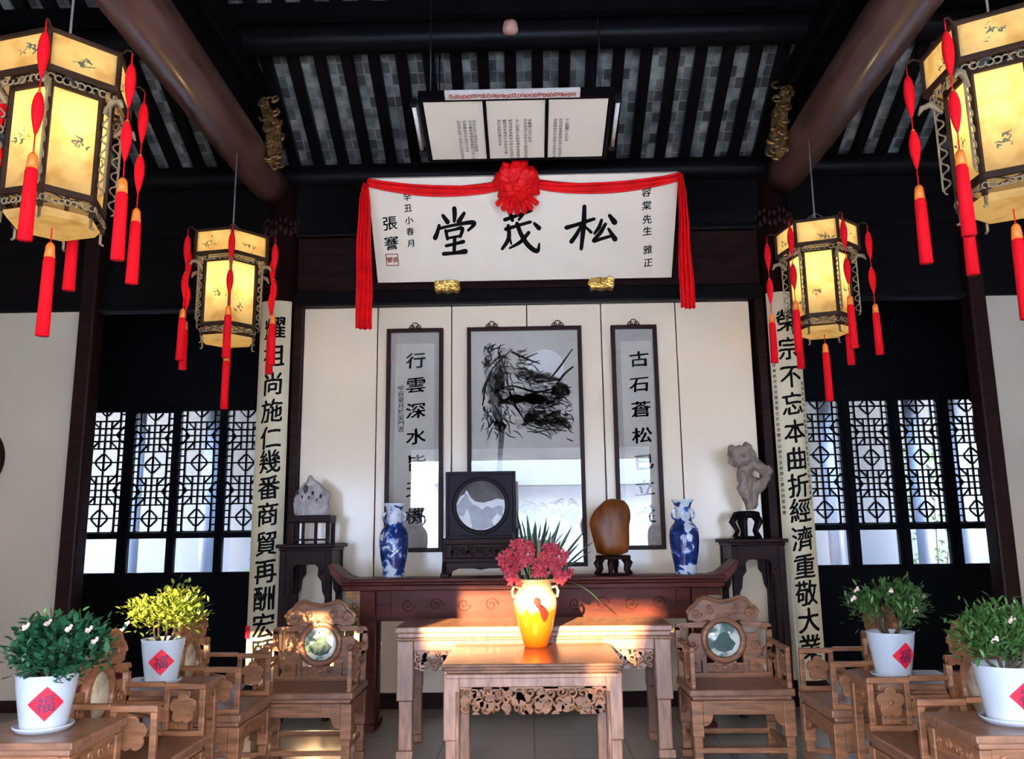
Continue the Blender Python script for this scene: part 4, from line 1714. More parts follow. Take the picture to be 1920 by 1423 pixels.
# ================================================================== TEA TABLES
def tea_table(label, loc):
    t = thing('tea_table', label, 'table', loc, 0, 'tea tables beside the armchairs')
    w, d, h = 0.225, 0.203, 0.65
    b = MB()
    b.box(-w, w, -d, d, h - 0.028, h)
    b.box(-w + 0.015, w - 0.015, -d + 0.015, d - 0.015, h - 0.05, h - 0.028)
    b.build('tabletop', 'rosewood_top', t, 0.007)
    for sx in (-1, 1):
        for sy in (-1, 1):
            b = MB()
            x0, y0 = sx * (w - 0.012), sy * (d - 0.012)
            b.box(min(x0, x0 - sx * 0.045), max(x0, x0 - sx * 0.045), min(y0, y0 - sy * 0.045), max(y0, y0 - sy * 0.045), 0.0, h - 0.05)
            b.build('leg', 'rosewood', t, 0.006)
    for face in range(4):
        b = MB()
        L = (w if face % 2 == 0 else d) - 0.057
        dd = (d if face % 2 == 0 else w) - 0.02
        b.M = Matrix.Rotation(face * PI / 2, 4, 'Z')
        b.box(-L, L, -dd, -dd + 0.018, h - 0.12, h - 0.05)
        pts = [(-L, h - 0.12), (-L, h - 0.20), (-L + 0.035, h - 0.185), (-L + 0.05, h - 0.15), (-L + 0.09, h - 0.14), (-L + 0.1, h - 0.12)]
        b.prism(pts, 'y', -dd, -dd + 0.018)
        b.prism([(-x, z) for x, z in pts], 'y', -dd, -dd + 0.018)
        for k in range(4):
            cx = -L * 0.75 + 1.5 * L * k / 3
            b.tube([(x, -dd - 0.002, z) for x, z in spiral(cx, h - 0.085, 0.022, 1.4, 0, 1 if k % 2 else -1)], 0.0055, 6)
        b.build('apron', 'rosewood', t, 0.003)
    b = MB()
    b.box(-w + 0.03, w - 0.03, -d + 0.03, d - 0.03, 0.17, 0.19)
    b.build('shelf', 'rosewood', t, 0.004)
    return t


tea_table('near left tea table holding the deep green potted plant', (-1.84, 3.26, 0))
tea_table('far left tea table holding the sunlit yellow-green potted plant', (-1.82, 4.24, 0))
tea_table('near right tea table holding the bushy green plant at the right edge', (1.735, 3.26, 0))
tea_table('far right tea table holding the sparse pink-flowered plant', (1.80, 4.24, 0))

# ================================================================== LONG TABLE AND LOW FRONT TABLE
t = thing('long_table', 'long pale rosewood table with pierced corner brackets, standing before the altar table', 'table', (0.004, 5.38, 0))
hw, dp, h = 0.865, 0.55, 0.782
b = MB()
b.box(-hw, hw, 0, dp, h - 0.036, h)
b.box(-hw + 0.012, hw - 0.012, 0.012, dp - 0.012, h - 0.066, h - 0.036)
b.box(-hw + 0.004, hw - 0.004, 0.004, dp - 0.004, h - 0.082, h - 0.066)
b.build('tabletop', 'pale_wood', t, 0.007)
for sx in (-1, 1):
    for (y0, y1) in ((0.012, 0.10), (dp - 0.10, dp - 0.012)):
        b = MB()
        xo = sx * (hw - 0.01)
        xi = xo - sx * 0.105
        b.box(min(xo, xi), max(xo, xi), y0, y1, 0.34, h - 0.082)
        xo2, xi2 = xo - sx * 0.015, xi + sx * 0.005
        b.box(min(xo2, xi2), max(xo2, xi2), y0 + 0.008, y1 - 0.008, 0.05, 0.34)
        b.box(min(xo, xi), max(xo, xi), y0, y1, 0.0, 0.05)
        b.build('leg', 'pale_wood', t, 0.008)
    b = MB()
    L = hw - 0.115
    b.M = Matrix.Scale(sx, 4, (1, 0, 0))
    carved_band(b, L - 0.27, L, 0.525, 0.64, 0.05, 12 + sx, 0.07, 0.0085)
    b.build('corner_bracket', 'pale_wood', t)
b = MB()
b.box(-hw + 0.115, hw - 0.115, 0.028, 0.06, 0.635, h - 0.082)
b.build('apron', 'pale_wood', t, 0.004)
b = MB()
b.box(-hw + 0.115, hw - 0.115, dp - 0.06, dp - 0.03, 0.6, h - 0.082)
b.build('apron', 'pale_wood', t, 0.004)

ft = thing('front_table', 'low rosewood table with a pierced leafy frieze, nearest to the viewer, holding the flower vase', 'table', (-0.005, 4.54, 0))
hw, dp, h = 0.475, 0.81, 0.682
b = MB()
b.box(-hw, hw, 0, dp, h - 0.018, h)
b.box(-hw + 0.010, hw - 0.010, 0.010, dp - 0.01, h - 0.034, h - 0.018)
b.box(-hw + 0.024, hw - 0.024, 0.024, dp - 0.024, h - 0.052, h - 0.034)
b.build('tabletop', 'rosewood_top', ft, 0.007)
for sx in (-1, 1):
    for (y0, y1) in ((0.016, 0.094), (dp - 0.094, dp - 0.016)):
        b = MB()
        xo = sx * (hw - 0.008)
        xi = xo - sx * 0.085
        b.box(min(xo, xi), max(xo, xi), y0, y1, 0.30, h - 0.052)
        xo2 = xo - sx * 0.010
        b.box(min(xo2, xi), max(xo2, xi), y0 + 0.006, y1 - 0.006, 0.0, 0.30)
        b.build('leg', 'pale_wood', ft, 0.007)
        if y0 < 0.1:
            b = MB()                         # raised bead that runs down the inner edge
            xb = xi + sx * 0.012
            b.tube([(xb, y0 - 0.002, 0.0), (xb, y0 - 0.002, h - 0.14)], 0.008, 8)
            b.build('bead', 'pale_wood', ft)
b = MB()
b.box(-hw + 0.09, hw - 0.09, 0.022, 0.05, h - 0.12, h - 0.052)
b.box(-hw + 0.02, hw - 0.02, 0.010, 0.024, h - 0.075, h - 0.052)
b.build('apron', 'pale_wood', ft, 0.005)
b = MB()
carved_band(b, -hw + 0.093, hw - 0.093, h - 0.245, h - 0.12, 0.034, 5, 0.072, 0.009)
b.build('pierced_frieze', M['frieze'] if 'frieze' in M else 'rosewood', ft)
b = MB()
b.box(-hw + 0.09, hw - 0.09, dp - 0.05, dp - 0.022, h - 0.14, h - 0.052)
for sx in (-1, 1):
    b.box(sx * (hw - 0.05) - 0.012, sx * (hw - 0.05) + 0.012, 0.1, dp - 0.1, h - 0.14, h - 0.052)
b.build('rear_apron', 'rosewood', ft, 0.004)

# ================================================================== ALTAR TABLE
al = thing('altar_table', 'very long dark mahogany altar table against the white back screen', 'table', (0.005, 6.12, 0))
hw, dp, h = 1.38, 0.335, 1.043
b = MB()
b.box(-hw, hw, 0, dp, h - 0.028, h)
b.box(-hw + 0.012, hw - 0.012, 0.012, dp - 0.012, h - 0.048, h - 0.028)
b.box(-hw + 0.006, hw - 0.006, 0.006, dp - 0.006, h - 0.086, h - 0.048)
b.build('tabletop', 'mahogany', al, 0.007)
for sx in (-1, 1):
    b = MB()                                 # upturned end
    pts = [(1.30, h), (1.36, h + 0.015), (1.42, h + 0.06), (1.475, h + 0.105), (1.49, h + 0.10), (1.46, h + 0.03), (1.41, h - 0.03), (1.385, h - 0.05), (1.36, h - 0.05)]
    b.prism([(sx * x, z) for x, z in pts], 'y', 0.02, dp - 0.02)
    b.build('upturned_end', 'mahogany', al, 0.006)
    b = MB()                                 # end panels: legs with a frame between
    for (y0, y1) in ((0.03, 0.11), (dp - 0.11, dp - 0.03)):
        b.box(sx * 1.19 - 0.055, sx * 1.19 + 0.055, y0, y1, 0.0, h - 0.086)
    b.box(sx * 1.19 - 0.07, sx * 1.19 + 0.07, 0.0, dp, 0.0, 0.05)
    b.box(sx * 1.19 - 0.02, sx * 1.19 + 0.02, 0.11, dp - 0.11, 0.25, 0.75)
    b.build('leg', 'mahogany', al, 0.008)
    b = MB()                                 # carved spandrel at the leg
    rnd = random.Random(5)
    for k in range(11):
        z = h - 0.20 - 0.045 * k
        x = sx * (1.29 - 0.05 * math.sin(k * 0.9))
        b.tube([(x2, 0.045, z2) for x2, z2 in spiral(x, z, 0.034, 1.3, k * 1.1, sx)], 0.010, 6)
    b.box(min(sx * 1.245, sx * 1.345), max(sx * 1.245, sx * 1.345), 0.04, 0.06, h - 0.14, h - 0.086)
    b.build('carved_spandrel', 'old_gold' if sx < 0 else 'mahogany', al)
    b = MB()                                 # open panel frame by the leg
    x0, x1 = sorted((sx * 1.02, sx * 1.125))
    for (a, c, d, e) in ((x0, x1, h - 0.105, h - 0.095), (x0, x1, h - 0.185, h - 0.178), (x0, x0 + 0.007, h - 0.25, h - 0.095), (x1 - 0.007, x1, h - 0.25, h - 0.095)):
        b.box(a, c, 0.033, 0.046, d, e)
    b.build('panel_moulding', 'mahogany', al, 0.002)
b = MB()
b.box(-1.13, 1.13, 0.045, 0.07, h - 0.30, h - 0.086)
for k in range(10):
    cx = -0.9 + 1.8 * k / 9
    b.tube([(x, 0.044, z) for x, z in spiral(cx, h - 0.19, 0.05, 1.5, 0, 1 if k % 2 else -1)], 0.005, 6)
b.build('apron', 'mahogany', al, 0.004)
b = MB()
b.box(-1.13, 1.13, dp - 0.07, dp - 0.045, h - 0.2, h - 0.086)
b.build('rear_apron', 'mahogany', al, 0.004)


# ================================================================== TALL PLANT STANDS
def plant_stand(label, x, s):
    t = thing('tall_stand', label, 'stand', (x, 6.695, 0), 0, 'tall dark stands')
    w, h = 0.228, 1.290
    b = MB()
    b.box(-w, w, -w, w, h - 0.028, h)
    b.box(-w + 0.02, w - 0.02, -w + 0.02, w - 0.02, h - 0.05, h - 0.028)
    b.build('stand_top', 'dark_wood', t, 0.006)
    for sx in (-1, 1):
        for sy in (-1, 1):
            b = MB()
            b.box(sx * (w - 0.05) - 0.024, sx * (w - 0.05) + 0.024, sy * (w - 0.05) - 0.024, sy * (w - 0.05) + 0.024, 0, h - 0.05)
            b.build('leg', 'dark_wood', t, 0.006)
    for face in range(4):
        b = MB()
        b.M = Matrix.Rotation(face * PI / 2, 4, 'Z')
        L = w - 0.075
        b.box(-L, L, -w + 0.035, -w + 0.055, h - 0.155, h - 0.05)
        for q in (-1, 1):
            pts = [(q * L, h - 0.155), (q * L, h - 0.40), (q * (L - 0.02), h - 0.36), (q * (L - 0.03), h - 0.28), (q * (L - 0.06), h - 0.24), (q * (L - 0.055), h - 0.18), (q * (L - 0.08), h - 0.155)]
            b.prism(pts, 'y', -w + 0.037, -w + 0.053)
            b.tube([(x2, -w + 0.035, z2) for x2, z2 in spiral(q * (L - 0.03), h - 0.22, 0.022, 1.3, 0, q)], 0.006, 6)
        b.build('apron', 'dark_wood', t, 0.003)
    b = MB()
    b.box(-w + 0.05, w - 0.05, -w + 0.05, w - 0.05, 0.16, 0.185)
    b.build('shelf', 'dark_wood', t, 0.004)


plant_stand('tall dark wooden stand holding the pale grey rock, behind the left armchair', -1.735, -1)
plant_stand('tall dark wooden stand holding the twisted scholar rock, behind the right armchair', 1.722, 1)

# ================================================================== THINGS ON THE ALTAR
AZ = 1.043
vprof = [(0.0, 0.0), (0.072, 0.0), (0.076, 0.012), (0.082, 0.06), (0.098, 0.14), (0.108, 0.22), (0.110, 0.27), (0.104, 0.315), (0.088, 0.345), (0.068, 0.365), (0.058, 0.40),
         (0.055, 0.45), (0.060, 0.49), (0.074, 0.515), (0.084, 0.528), (0.080, 0.532), (0.066, 0.522), (0.050, 0.49), (0.046, 0.45)]
for x, lab in ((-1.022, 'left blue and white porcelain vase on the altar table'), (1.130, 'right blue and white porcelain vase on the altar table')):
    t = thing('porcelain_vase', lab, 'vase', (x, 6.29, AZ), 0, 'blue and white vases')
    b = MB()
    b.lathe([(r, z * 1.02) for r, z in vprof], 40, cap=False)
    o = b.build('body', 'porcelain', t)
    o.rotation_euler = (0, 0, x * 2)
    for s in (-1, 1):                       # little handles on the neck
        b = MB()
        b.tube([(s * 0.056, 0, 0.395), (s * 0.078, 0, 0.41), (s * 0.083, 0, 0.44), (s * 0.075, 0, 0.465), (s * 0.058, 0, 0.475)], 0.008, 8)
        b.build('handle', 'porcelain', t)

# table screen with a round marble picture
t = thing('table_screen', 'square dark table screen with a round mountain-veined marble, standing on the altar table', 'screen', (-0.372, 6.27, AZ))
b = MB()
z0, z1, w = 0.275, 0.765, 0.258
b.box(-w, w, -0.012, 0.012, z0, z1)
fr = b.build('panel', 'slate', t, 0.003)
b = MB()
for (a, c, d, e) in ((-w - 0.004, -w + 0.022, z0, z1 + 0.004), (w - 0.022, w + 0.004, z0, z1 + 0.004), (-w, w, z1 - 0.022, z1 + 0.004), (-w, w, z0, z0 + 0.022)):
    b.box(a, c, -0.024, 0.024, d, e)
b.build('frame', 'slate', t, 0.005)
b = MB()
zc = 0.516
n = 48
rows = []
for (r, y) in ((0.182, -0.012), (0.185, -0.024), (0.200, -0.028), (0.212, -0.022), (0.214, -0.012)):
    rows.append([(r * math.cos(2 * PI * k / n), y, zc + r * math.sin(2 * PI * k / n)) for k in range(n)])
b.grid(rows, True, True)
b.build('ring', 'slate', t)
b = MB()
b.lathe([(0.0, 0), (0.184, 0), (0.184, 0.006), (0, 0.006)], 48, cap=False)
o = b.build('marble_round', M['marble_sky'] if 'marble_sky' in M else 'marble_oval', t, 0, (0, -0.0135, zc))
o.rotation_euler = (PI / 2, 0, 0)


def chord(pts, name, m, dy):
    b = MB()
    q = []
    for x, z in pts:
        r = math.hypot(x, z)
        k = min(1.0, 0.180 / r) if r > 0 else 1
        q.append((x * k, zc + z * k))
    b.prism(q, 'y', -0.0196 - dy, -0.0190)
    b.build(name, m, t)


M['marble_dark'] = mat('dark grey marble', (0.035, 0.032, 0.036), 0.25, col2=(0.075, 0.068, 0.07), scale=14, coat=0.2)
M['marble_white'] = mat('white marble vein', (0.36, 0.34, 0.32), 0.25, var=0.12, scale=12, coat=0.2)
M['marble_sky'] = mat('grey marble', (0.10, 0.092, 0.09), 0.25, col2=(0.19, 0.175, 0.17), scale=10, coat=0.2)
o.data.materials[0] = M['marble_sky']
low = [(0.18 * math.cos(a), 0.18 * math.sin(a)) for a in [-0.05 - (PI - 0.1) * k / 16 for k in range(17)]]
chord([(-0.19, 0.015), (-0.15, 0.07), (-0.12, 0.085), (-0.105, 0.115), (-0.075, 0.06), (-0.04, 0.03), (0.02, 0.02), (0.08, 0.035), (0.12, 0.05), (0.18, 0.04)] + [(0.18 * math.cos(a), 0.18 * math.sin(a)) for a in [-0.0 - PI * k / 16 for k in range(17)]], 'white_vein', 'marble_white', 0.0)
chord([(-0.18, 0.0), (-0.14, 0.055), (-0.105, 0.095), (-0.085, 0.045), (-0.06, 0.01), (-0.02, -0.005), (0.01, -0.03), (0.05, -0.005), (0.09, -0.02), (0.13, 0.0), (0.17, -0.01), (0.16, -0.08), (0.12, -0.06), (0.08, -0.11), (0.10, -0.15),
       (0.0, -0.18), (-0.06, -0.17), (-0.085, -0.06), (-0.10, -0.02), (-0.13, -0.08), (-0.165, -0.07)], 'dark_mountain', 'marble_dark', 0.0008)
st_ = MB()
w = 0.262
st_.box(-w, w, -0.03, 0.03, 0.235, 0.275)
st_.box(-w, w, -0.022, 0.022, 0.135, 0.235)
st_.box(-w - 0.006, w + 0.006, -0.035, 0.035, 0.105, 0.135)
st_.build('base_panel', 'dark_wood', t, 0.005)
b = MB()
carved_band(b, -w + 0.03, w - 0.03, 0.15, 0.22, -0.024, 9, 0.05, 0.0045)
b.build('base_carving', 'dark_wood', t)
b = MB()
pts = [(-w - 0.03, 0.0), (-w - 0.03, 0.03), (-w, 0.105), (w, 0.105), (w + 0.03, 0.03), (w + 0.03, 0.0), (w - 0.03, 0.0), (w - 0.05, 0.04), (w - 0.10, 0.06), (0.06, 0.06), (0, 0.05), (-0.06, 0.06), (-w + 0.10, 0.06), (-w + 0.05, 0.04), (-w + 0.03, 0.0)]
b.prism(pts, 'y', -0.03, 0.03)
for s in (-1, 1):
    b.box(s * w - 0.03, s * w + 0.03, -0.10, 0.10, 0.0, 0.03)
    b.prism([(-0.09, 0.03), (0.09, 0.03), (0.035, 0.11), (0.03, 0.28), (-0.03, 0.28), (-0.035, 0.11)], 'x', s * (w + 0.008) - 0.014, s * (w + 0.008) + 0.014)
b.build('feet', 'dark_wood', t, 0.004)


def blob(sections, n=28, seed=1, rough=0.0):
    """stack of closed loops: (z, cx, cy, rx, ry)"""
    rnd = random.Random(seed)
    ph = [rnd.uniform(0, 6) for _ in range(6)]
    rows = []
    for i, (z, cx, cy, rx, ry) in enumerate(sections):
        row = []
        for k in range(n):
            a = 2 * PI * k / n
            w = 1 + rough * (math.sin(3 * a + ph[0] + z * 21) + 0.7 * math.sin(5 * a + ph[1] - z * 33) + 0.5 * math.sin(8 * a + ph[2] + z * 47))
            row.append((cx + rx * w * math.cos(a), cy + ry * w * math.sin(a), z + rough * rx * 0.4 * math.sin(2 * a + ph[3])))
        rows.append(row)
    return rows


# amber stone on its stand
stn = thing('stone_stand', 'small dark carved stand with open legs under the amber stone', 'stand', (0.60, 6.28, AZ))
b = MB()
b.lathe([(0.0, 0.115), (0.125, 0.115), (0.132, 0.125), (0.125, 0.142), (0.08, 0.142), (0.06, 0.13), (0, 0.13)], 28, cap=False)
b.build('collar', 'dark_wood', stn)
for k in range(6):
    a = 2 * PI * k / 6 + 0.3
    b = MB()
    b.tube([(0.10 * math.cos(a), 0.075 * math.sin(a), 0.12), (0.13 * math.cos(a), 0.095 * math.sin(a), 0.085), (0.115 * math.cos(a), 0.085 * math.sin(a), 0.04), (0.14 * math.cos(a), 0.10 * math.sin(a), 0.008)], [0.022, 0.024, 0.016, 0.014], 8)
    b.build('leg', 'dark_wood', stn)
b = MB()
b.lathe([(0.0, 0.0), (0.11, 0.0), (0.115, 0.006), (0.11, 0.012), (0.0, 0.012)], 28, cap=False)
b.build('base_ring', 'dark_wood', stn)
sec = [(0.0, 0, 0, 0.06, 0.04), (0.02, 0, 0, 0.115, 0.065), (0.08, -0.005, 0, 0.130, 0.07), (0.16, -0.012, 0, 0.140, 0.072), (0.22, -0.015, 0, 0.148, 0.07), (0.27, -0.005, 0, 0.150, 0.068), (0.32, 0.005, 0, 0.135, 0.062),
       (0.36, 0.02, 0, 0.11, 0.055), (0.395, 0.025, 0, 0.075, 0.042), (0.41, 0.02, 0, 0.03, 0.02), (0.412, 0.02, 0, 0.002, 0.002)]
b = MB()
b.grid(blob(sec, 32, 2, 0.012), True, True)
b.add(blob(sec, 32, 2, 0.012)[0], [tuple(range(31, -1, -1))])
o = b.build('amber_stone', 'amber_stone', None, 0, (0.597, 6.28, AZ + 0.143))
tag(o, 'smooth upright amber coloured stone on a small dark stand on the altar table', 'stone')

# pale grey rock on a slotted box stand, left
bx_ = thing('rock_stand', 'dark wooden box stand with open slots under the pale grey rock', 'stand', (-1.74, 6.69, 1.290))
for sx in (-1, 1):
    for sy in (-1, 1):
        b = MB()
        b.box(sx * 0.145 - 0.016, sx * 0.145 + 0.016, sy * 0.085 - 0.016, sy * 0.085 + 0.016, 0, 0.165)
        b.build('leg', 'dark_wood', bx_, 0.004)
b = MB()
for x in (-0.05, 0.05):
    b.box(x - 0.012, x + 0.012, -0.095, -0.073, 0, 0.18)
b.box(-0.13, 0.13, -0.095, -0.07, 0.025, 0.04)
b.build('open_frame', 'dark_wood', bx_, 0.004)
b = MB()
b.box(-0.165, 0.165, -0.105, 0.105, 0.165, 0.222)
b.build('stand_top', 'dark_wood', bx_, 0.006)
rock = thing('grey_rock', 'pale grey peaked rock with dark hollows on the box stand at left', 'rock', (-1.752, 6.69, 1.512))
b = MB()
sec = [(0.0, 0, 0, 0.135, 0.07), (0.05, 0.0, 0, 0.145, 0.075), (0.11, 0.0, 0, 0.145, 0.072), (0.155, 0.008, 0, 0.15, 0.066), (0.19, 0.01, 0, 0.14, 0.06), (0.225, 0.004, 0, 0.10, 0.05), (0.26, -0.01, 0, 0.062, 0.036), (0.29, -0.018, 0, 0.03, 0.02), (0.315, -0.02, 0, 0.006, 0.006)]
rows = blob(sec, 36, 8, 0.035)
b.grid(rows, True, True)
b.add(rows[0], [tuple(range(35, -1, -1))])
b.add(rows[-1], [tuple(range(36))])
o = b.build('body', 'grey_rock', rock)
md = o.modifiers.new('round', 'SUBSURF')
md.levels = md.render_levels = 2
tx = bpy.data.textures.new('rock ridges', 'CLOUDS')
tx.noise_scale = 0.06
md = o.modifiers.new('lumps', 'DISPLACE')
md.texture = tx
md.strength = 0.045
md.mid_level = 0.55
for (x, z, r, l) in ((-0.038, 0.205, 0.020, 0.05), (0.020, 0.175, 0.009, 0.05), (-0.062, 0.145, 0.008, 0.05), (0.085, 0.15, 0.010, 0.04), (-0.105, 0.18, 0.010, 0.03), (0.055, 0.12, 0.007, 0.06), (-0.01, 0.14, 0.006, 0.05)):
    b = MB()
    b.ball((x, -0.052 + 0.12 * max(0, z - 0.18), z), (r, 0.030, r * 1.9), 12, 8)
    o = b.build('hollow', 'hollow', rock)  # dark lump that stands in for the shade inside a hollow

# scholar rock, right: a twisting body with arms that leave holes
ss = thing('rock_stand', 'black carved stand with open legs under the scholar rock', 'stand', (1.70, 6.69, 1.290))
b = MB()
b.lathe([(0.0, 0.16), (0.085, 0.16), (0.105, 0.18), (0.10, 0.205), (0.06, 0.215), (0, 0.205)], 24, cap=False)
b.build('collar', 'black_wood', ss)
for k in range(5):
    a = 2 * PI * k / 5 + 0.5
    b = MB()
    b.tube([(0.075 * math.cos(a), 0.075 * math.sin(a), 0.185), (0.115 * math.cos(a), 0.115 * math.sin(a), 0.13), (0.075 * math.cos(a), 0.075 * math.sin(a), 0.06), (0.10 * math.cos(a), 0.10 * math.sin(a), 0.01)], [0.03, 0.026, 0.018, 0.02], 8)
    b.build('leg', 'black_wood', ss)
b = MB()
b.lathe([(0.0, 0.0), (0.105, 0.0), (0.11, 0.01), (0.10, 0.02), (0, 0.02)], 24, cap=False)
b.build('base_ring', 'black_wood', ss)
b = MB()


def rk(px, py):
    p = at(px, py, 6.69)
    return p.x - 1.70, p.z - 1.50


def limb(pts):
    P = []
    R_ = []
    for px, py, r in pts:
        x, z = rk(px, py)
        P.append((x, 0.015 * math.sin(px), z))
        R_.append(r * 0.0043)
    b.tube(P, R_, 14, 0.7)


limb([(1410, 955, 12), (1404, 935, 14), (1398, 915, 20), (1400, 900, 17), (1392, 885, 16)])
limb([(1412, 950, 8), (1416, 925, 10), (1425, 908, 14), (1436, 895, 11), (1430, 880, 14), (1414, 868, 16)])
limb([(1388, 905, 8), (1392, 888, 14), (1404, 876, 15), (1410, 864, 18), (1398, 858, 22), (1382, 862, 22), (1374, 848, 17), (1370, 836, 7)])
limb([(1370, 872, 8), (1380, 858, 20), (1395, 845, 18), (1400, 836, 12), (1394, 831, 6)])
limb([(1396, 838, 10), (1406, 848, 10), (1412, 862, 10)])
limb([(1402, 905, 9), (1414, 900, 8), (1424, 906, 9)])
limb([(1440, 893, 6), (1443, 884, 8), (1438, 874, 6)])
o = b.build('scholar_rock', 'scholar_rock', None, 0, (1.70, 6.69, 1.50))
md = o.modifiers.new('fuse', 'REMESH')
md.mode = 'VOXEL'
md.voxel_size = 0.006
md.use_smooth_shade = True
tx = bpy.data.textures.new('rock lumps', 'CLOUDS')
tx.noise_scale = 0.045
md = o.modifiers.new('lumps', 'DISPLACE')
md.texture = tx
md.strength = 0.02
tag(o, 'tall twisted tan scholar rock with holes on a black carved stand at right', 'rock')

# little things by the walls
p = at(186, 1275, 6.2)
o = one('lacquer_box', 'red_box', lambda b: b.box(p.x - 0.12, p.x + 0.12, 6.1, 6.35, 0, p.z + 0.09), None, 0.006)
tag(o, 'dark red lacquered box standing on the floor behind the nearest left plant', 'box')
# ================================================================== FLOWER VASE AND BOUQUET
VZ = 0.682
VY = 5.20
fv = thing('flower_vase', 'sunlit cream and orange glazed vase painted with red fish on the low front table', 'vase', (0.018, VY, VZ))
prof = [(0.0, 0.0), (0.068, 0.0), (0.072, 0.01), (0.085, 0.06), (0.108, 0.13), (0.126, 0.20), (0.133, 0.255), (0.128, 0.295), (0.108, 0.325), (0.098, 0.345), (0.102, 0.375), (0.112, 0.395), (0.108, 0.398), (0.096, 0.375), (0.092, 0.345), (0.10, 0.32)]
b = MB()
b.lathe(prof, 48, cap=False)
b.build('body', 'vase', fv)


def vr(z):
    for (r0, z0), (r1, z1) in zip(prof, prof[1:12]):
        if z0 <= z <= z1 and z1 > z0:
            return r0 + (r1 - r0) * (z - z0) / (z1 - z0)
    return 0.1


def decal(pts, name, m):
    """painted figure on the vase's side: pts are (angle offset in metres, z)"""
    cx = sum(p[0] for p in pts) / len(pts)
    cz = sum(p[1] for p in pts) / len(pts)
    b = MB()
    rows = []
    for f in (0.001, 0.35, 0.7, 1.0):
        row = []
        for x, z in pts:
            xx, zz = cx + (x - cx) * f, cz + (z - cz) * f
            r = vr(zz) + 0.0016
            a = -PI / 2 + xx / 0.125
            row.append((r * math.cos(a), r * math.sin(a), zz))
        rows.append(row)
    b.grid(rows, True, True)
    b.build(name, m, fv)


M['fish_red'] = mat('red painted fish', (0.45, 0.012, 0.008), 0.5, spec=0.15)
M['fish_yellow'] = mat('yellow painted fish', (0.60, 0.30, 0.01), 0.4, spec=0.2)
decal([(-0.015, 0.27), (0.0, 0.295), (0.02, 0.30), (0.03, 0.28), (0.025, 0.262), (0.06, 0.235), (0.085, 0.20), (0.075, 0.165), (0.055, 0.15), (0.035, 0.18), (0.02, 0.225), (0.0, 0.25)], 'painted_fish', 'fish_red')
decal([(-0.07, 0.20), (-0.05, 0.235), (-0.035, 0.20), (-0.045, 0.15), (-0.075, 0.12), (-0.085, 0.16)], 'painted_fish', 'fish_yellow')
decal([(-0.02, 0.13), (0.0, 0.165), (0.015, 0.12), (0.0, 0.075), (-0.02, 0.09)], 'painted_fish', 'fish_yellow')
for s in (-1, 1):
    b = MB()
    b.tube([(s * 0.098, 0, 0.345), (s * 0.128, 0, 0.352), (s * 0.14, 0, 0.325), (s * 0.132, 0, 0.288)], 0.009, 8)
    b.build('handle', 'vase', fv)

bq = thing('orchid_bouquet', 'bunch of red pink orchid spikes with long dark leaves standing in the painted vase', 'flowers', (0.018, VY, VZ + 0.36))
rnd = random.Random(21)


def strap(p0, dirv, L, w, droop):
    b = MB()
    d = Vector(dirv).normalized()
    side = d.cross(Vector((0, 0, 1)))
    side = side.normalized() if side.length > 0.05 else Vector((1, 0, 0))
    if abs(side.y) > 0.8:
        side = Vector((0.9, 0.4, 0)).normalized()
    rows = []
    N = 14
    for k in range(N + 1):
        t = k / N
        p = Vector(p0) + d * L * t + Vector((0, 0, -droop * L * t * t))
        ww = w * (0.6 + 0.9 * t) * (1 - t ** 4) + 0.001
        up = Vector((0, -0.35 * ww, 0))
        rows.append([p - side * ww - up, p, p + side * ww - up])
    b.grid(rows)
    return b.build('leaf', 'orchid_leaf', bq)


for (dx, dz, L, w, dr) in ((-0.20, 1.0, 0.50, 0.011, 0.02), (-0.08, 1.0, 0.46, 0.013, 0.03), (0.02, 1.0, 0.42, 0.012, 0.0), (0.16, 1.0, 0.45, 0.013, 0.03), (0.33, 1.0, 0.46, 0.012, 0.05),
                          (0.50, 1.0, 0.46, 0.012, 0.08), (0.66, 0.95, 0.48, 0.011, 0.1), (0.85, 0.9, 0.46, 0.010, 0.12), (-0.32, 1.0, 0.38, 0.010, 0.04), (0.60, 0.75, 0.40, 0.012, 0.1), (0.72, 0.62, 0.42, 0.010, 0.12),
                          (0.25, 1.0, 0.36, 0.013, 0.02), (-0.02, 1.0, 0.34, 0.012, 0.02), (0.95, 0.55, 0.40, 0.006, 0.75), (0.42, 0.9, 0.33, 0.014, 0.03)):
    strap((dx * 0.07, 0.02 + rnd.uniform(0, 0.04), -0.02), (dx, 0.12 + rnd.uniform(-0.05, 0.15), dz), L, w, dr)

# one orchid flower: five petals and a lip, shared by all
b = MB()
for k in range(5):
    a = PI / 2 + 2 * PI * k / 5
    rows = []
    for i in range(5):
        t = i / 4
        r = 0.006 + 0.028 * t
        wv = 0.0105 * math.sin(PI * (0.15 + 0.8 * t)) ** 0.8
        c, s_ = math.cos(a), math.sin(a)
        y = -0.004 - 0.010 * math.sin(PI * t * 0.6)
        rows.append([(r * c - q * wv * s_, y + 0.004 * abs(q), r * s_ + q * wv * c) for q in (-1, 0, 1)])
    b.grid(rows)
b.ball((0, -0.008, -0.004), (0.006, 0.008, 0.009), 8, 6)
flower0 = b.build('blossom', 'orchid', None)
fl_used = False
spikes = [((-0.19, 0.0, 0.16), 11), ((-0.13, 0.0, 0.22), 12), ((-0.06, -0.03, 0.25), 12), ((0.02, -0.05, 0.20), 10), ((0.10, -0.02, 0.235), 12), ((0.15, -0.03, 0.17), 11), ((0.19, -0.02, 0.07), 9), ((-0.16, -0.05, 0.08), 9), ((0.04, -0.06, 0.11), 7)]
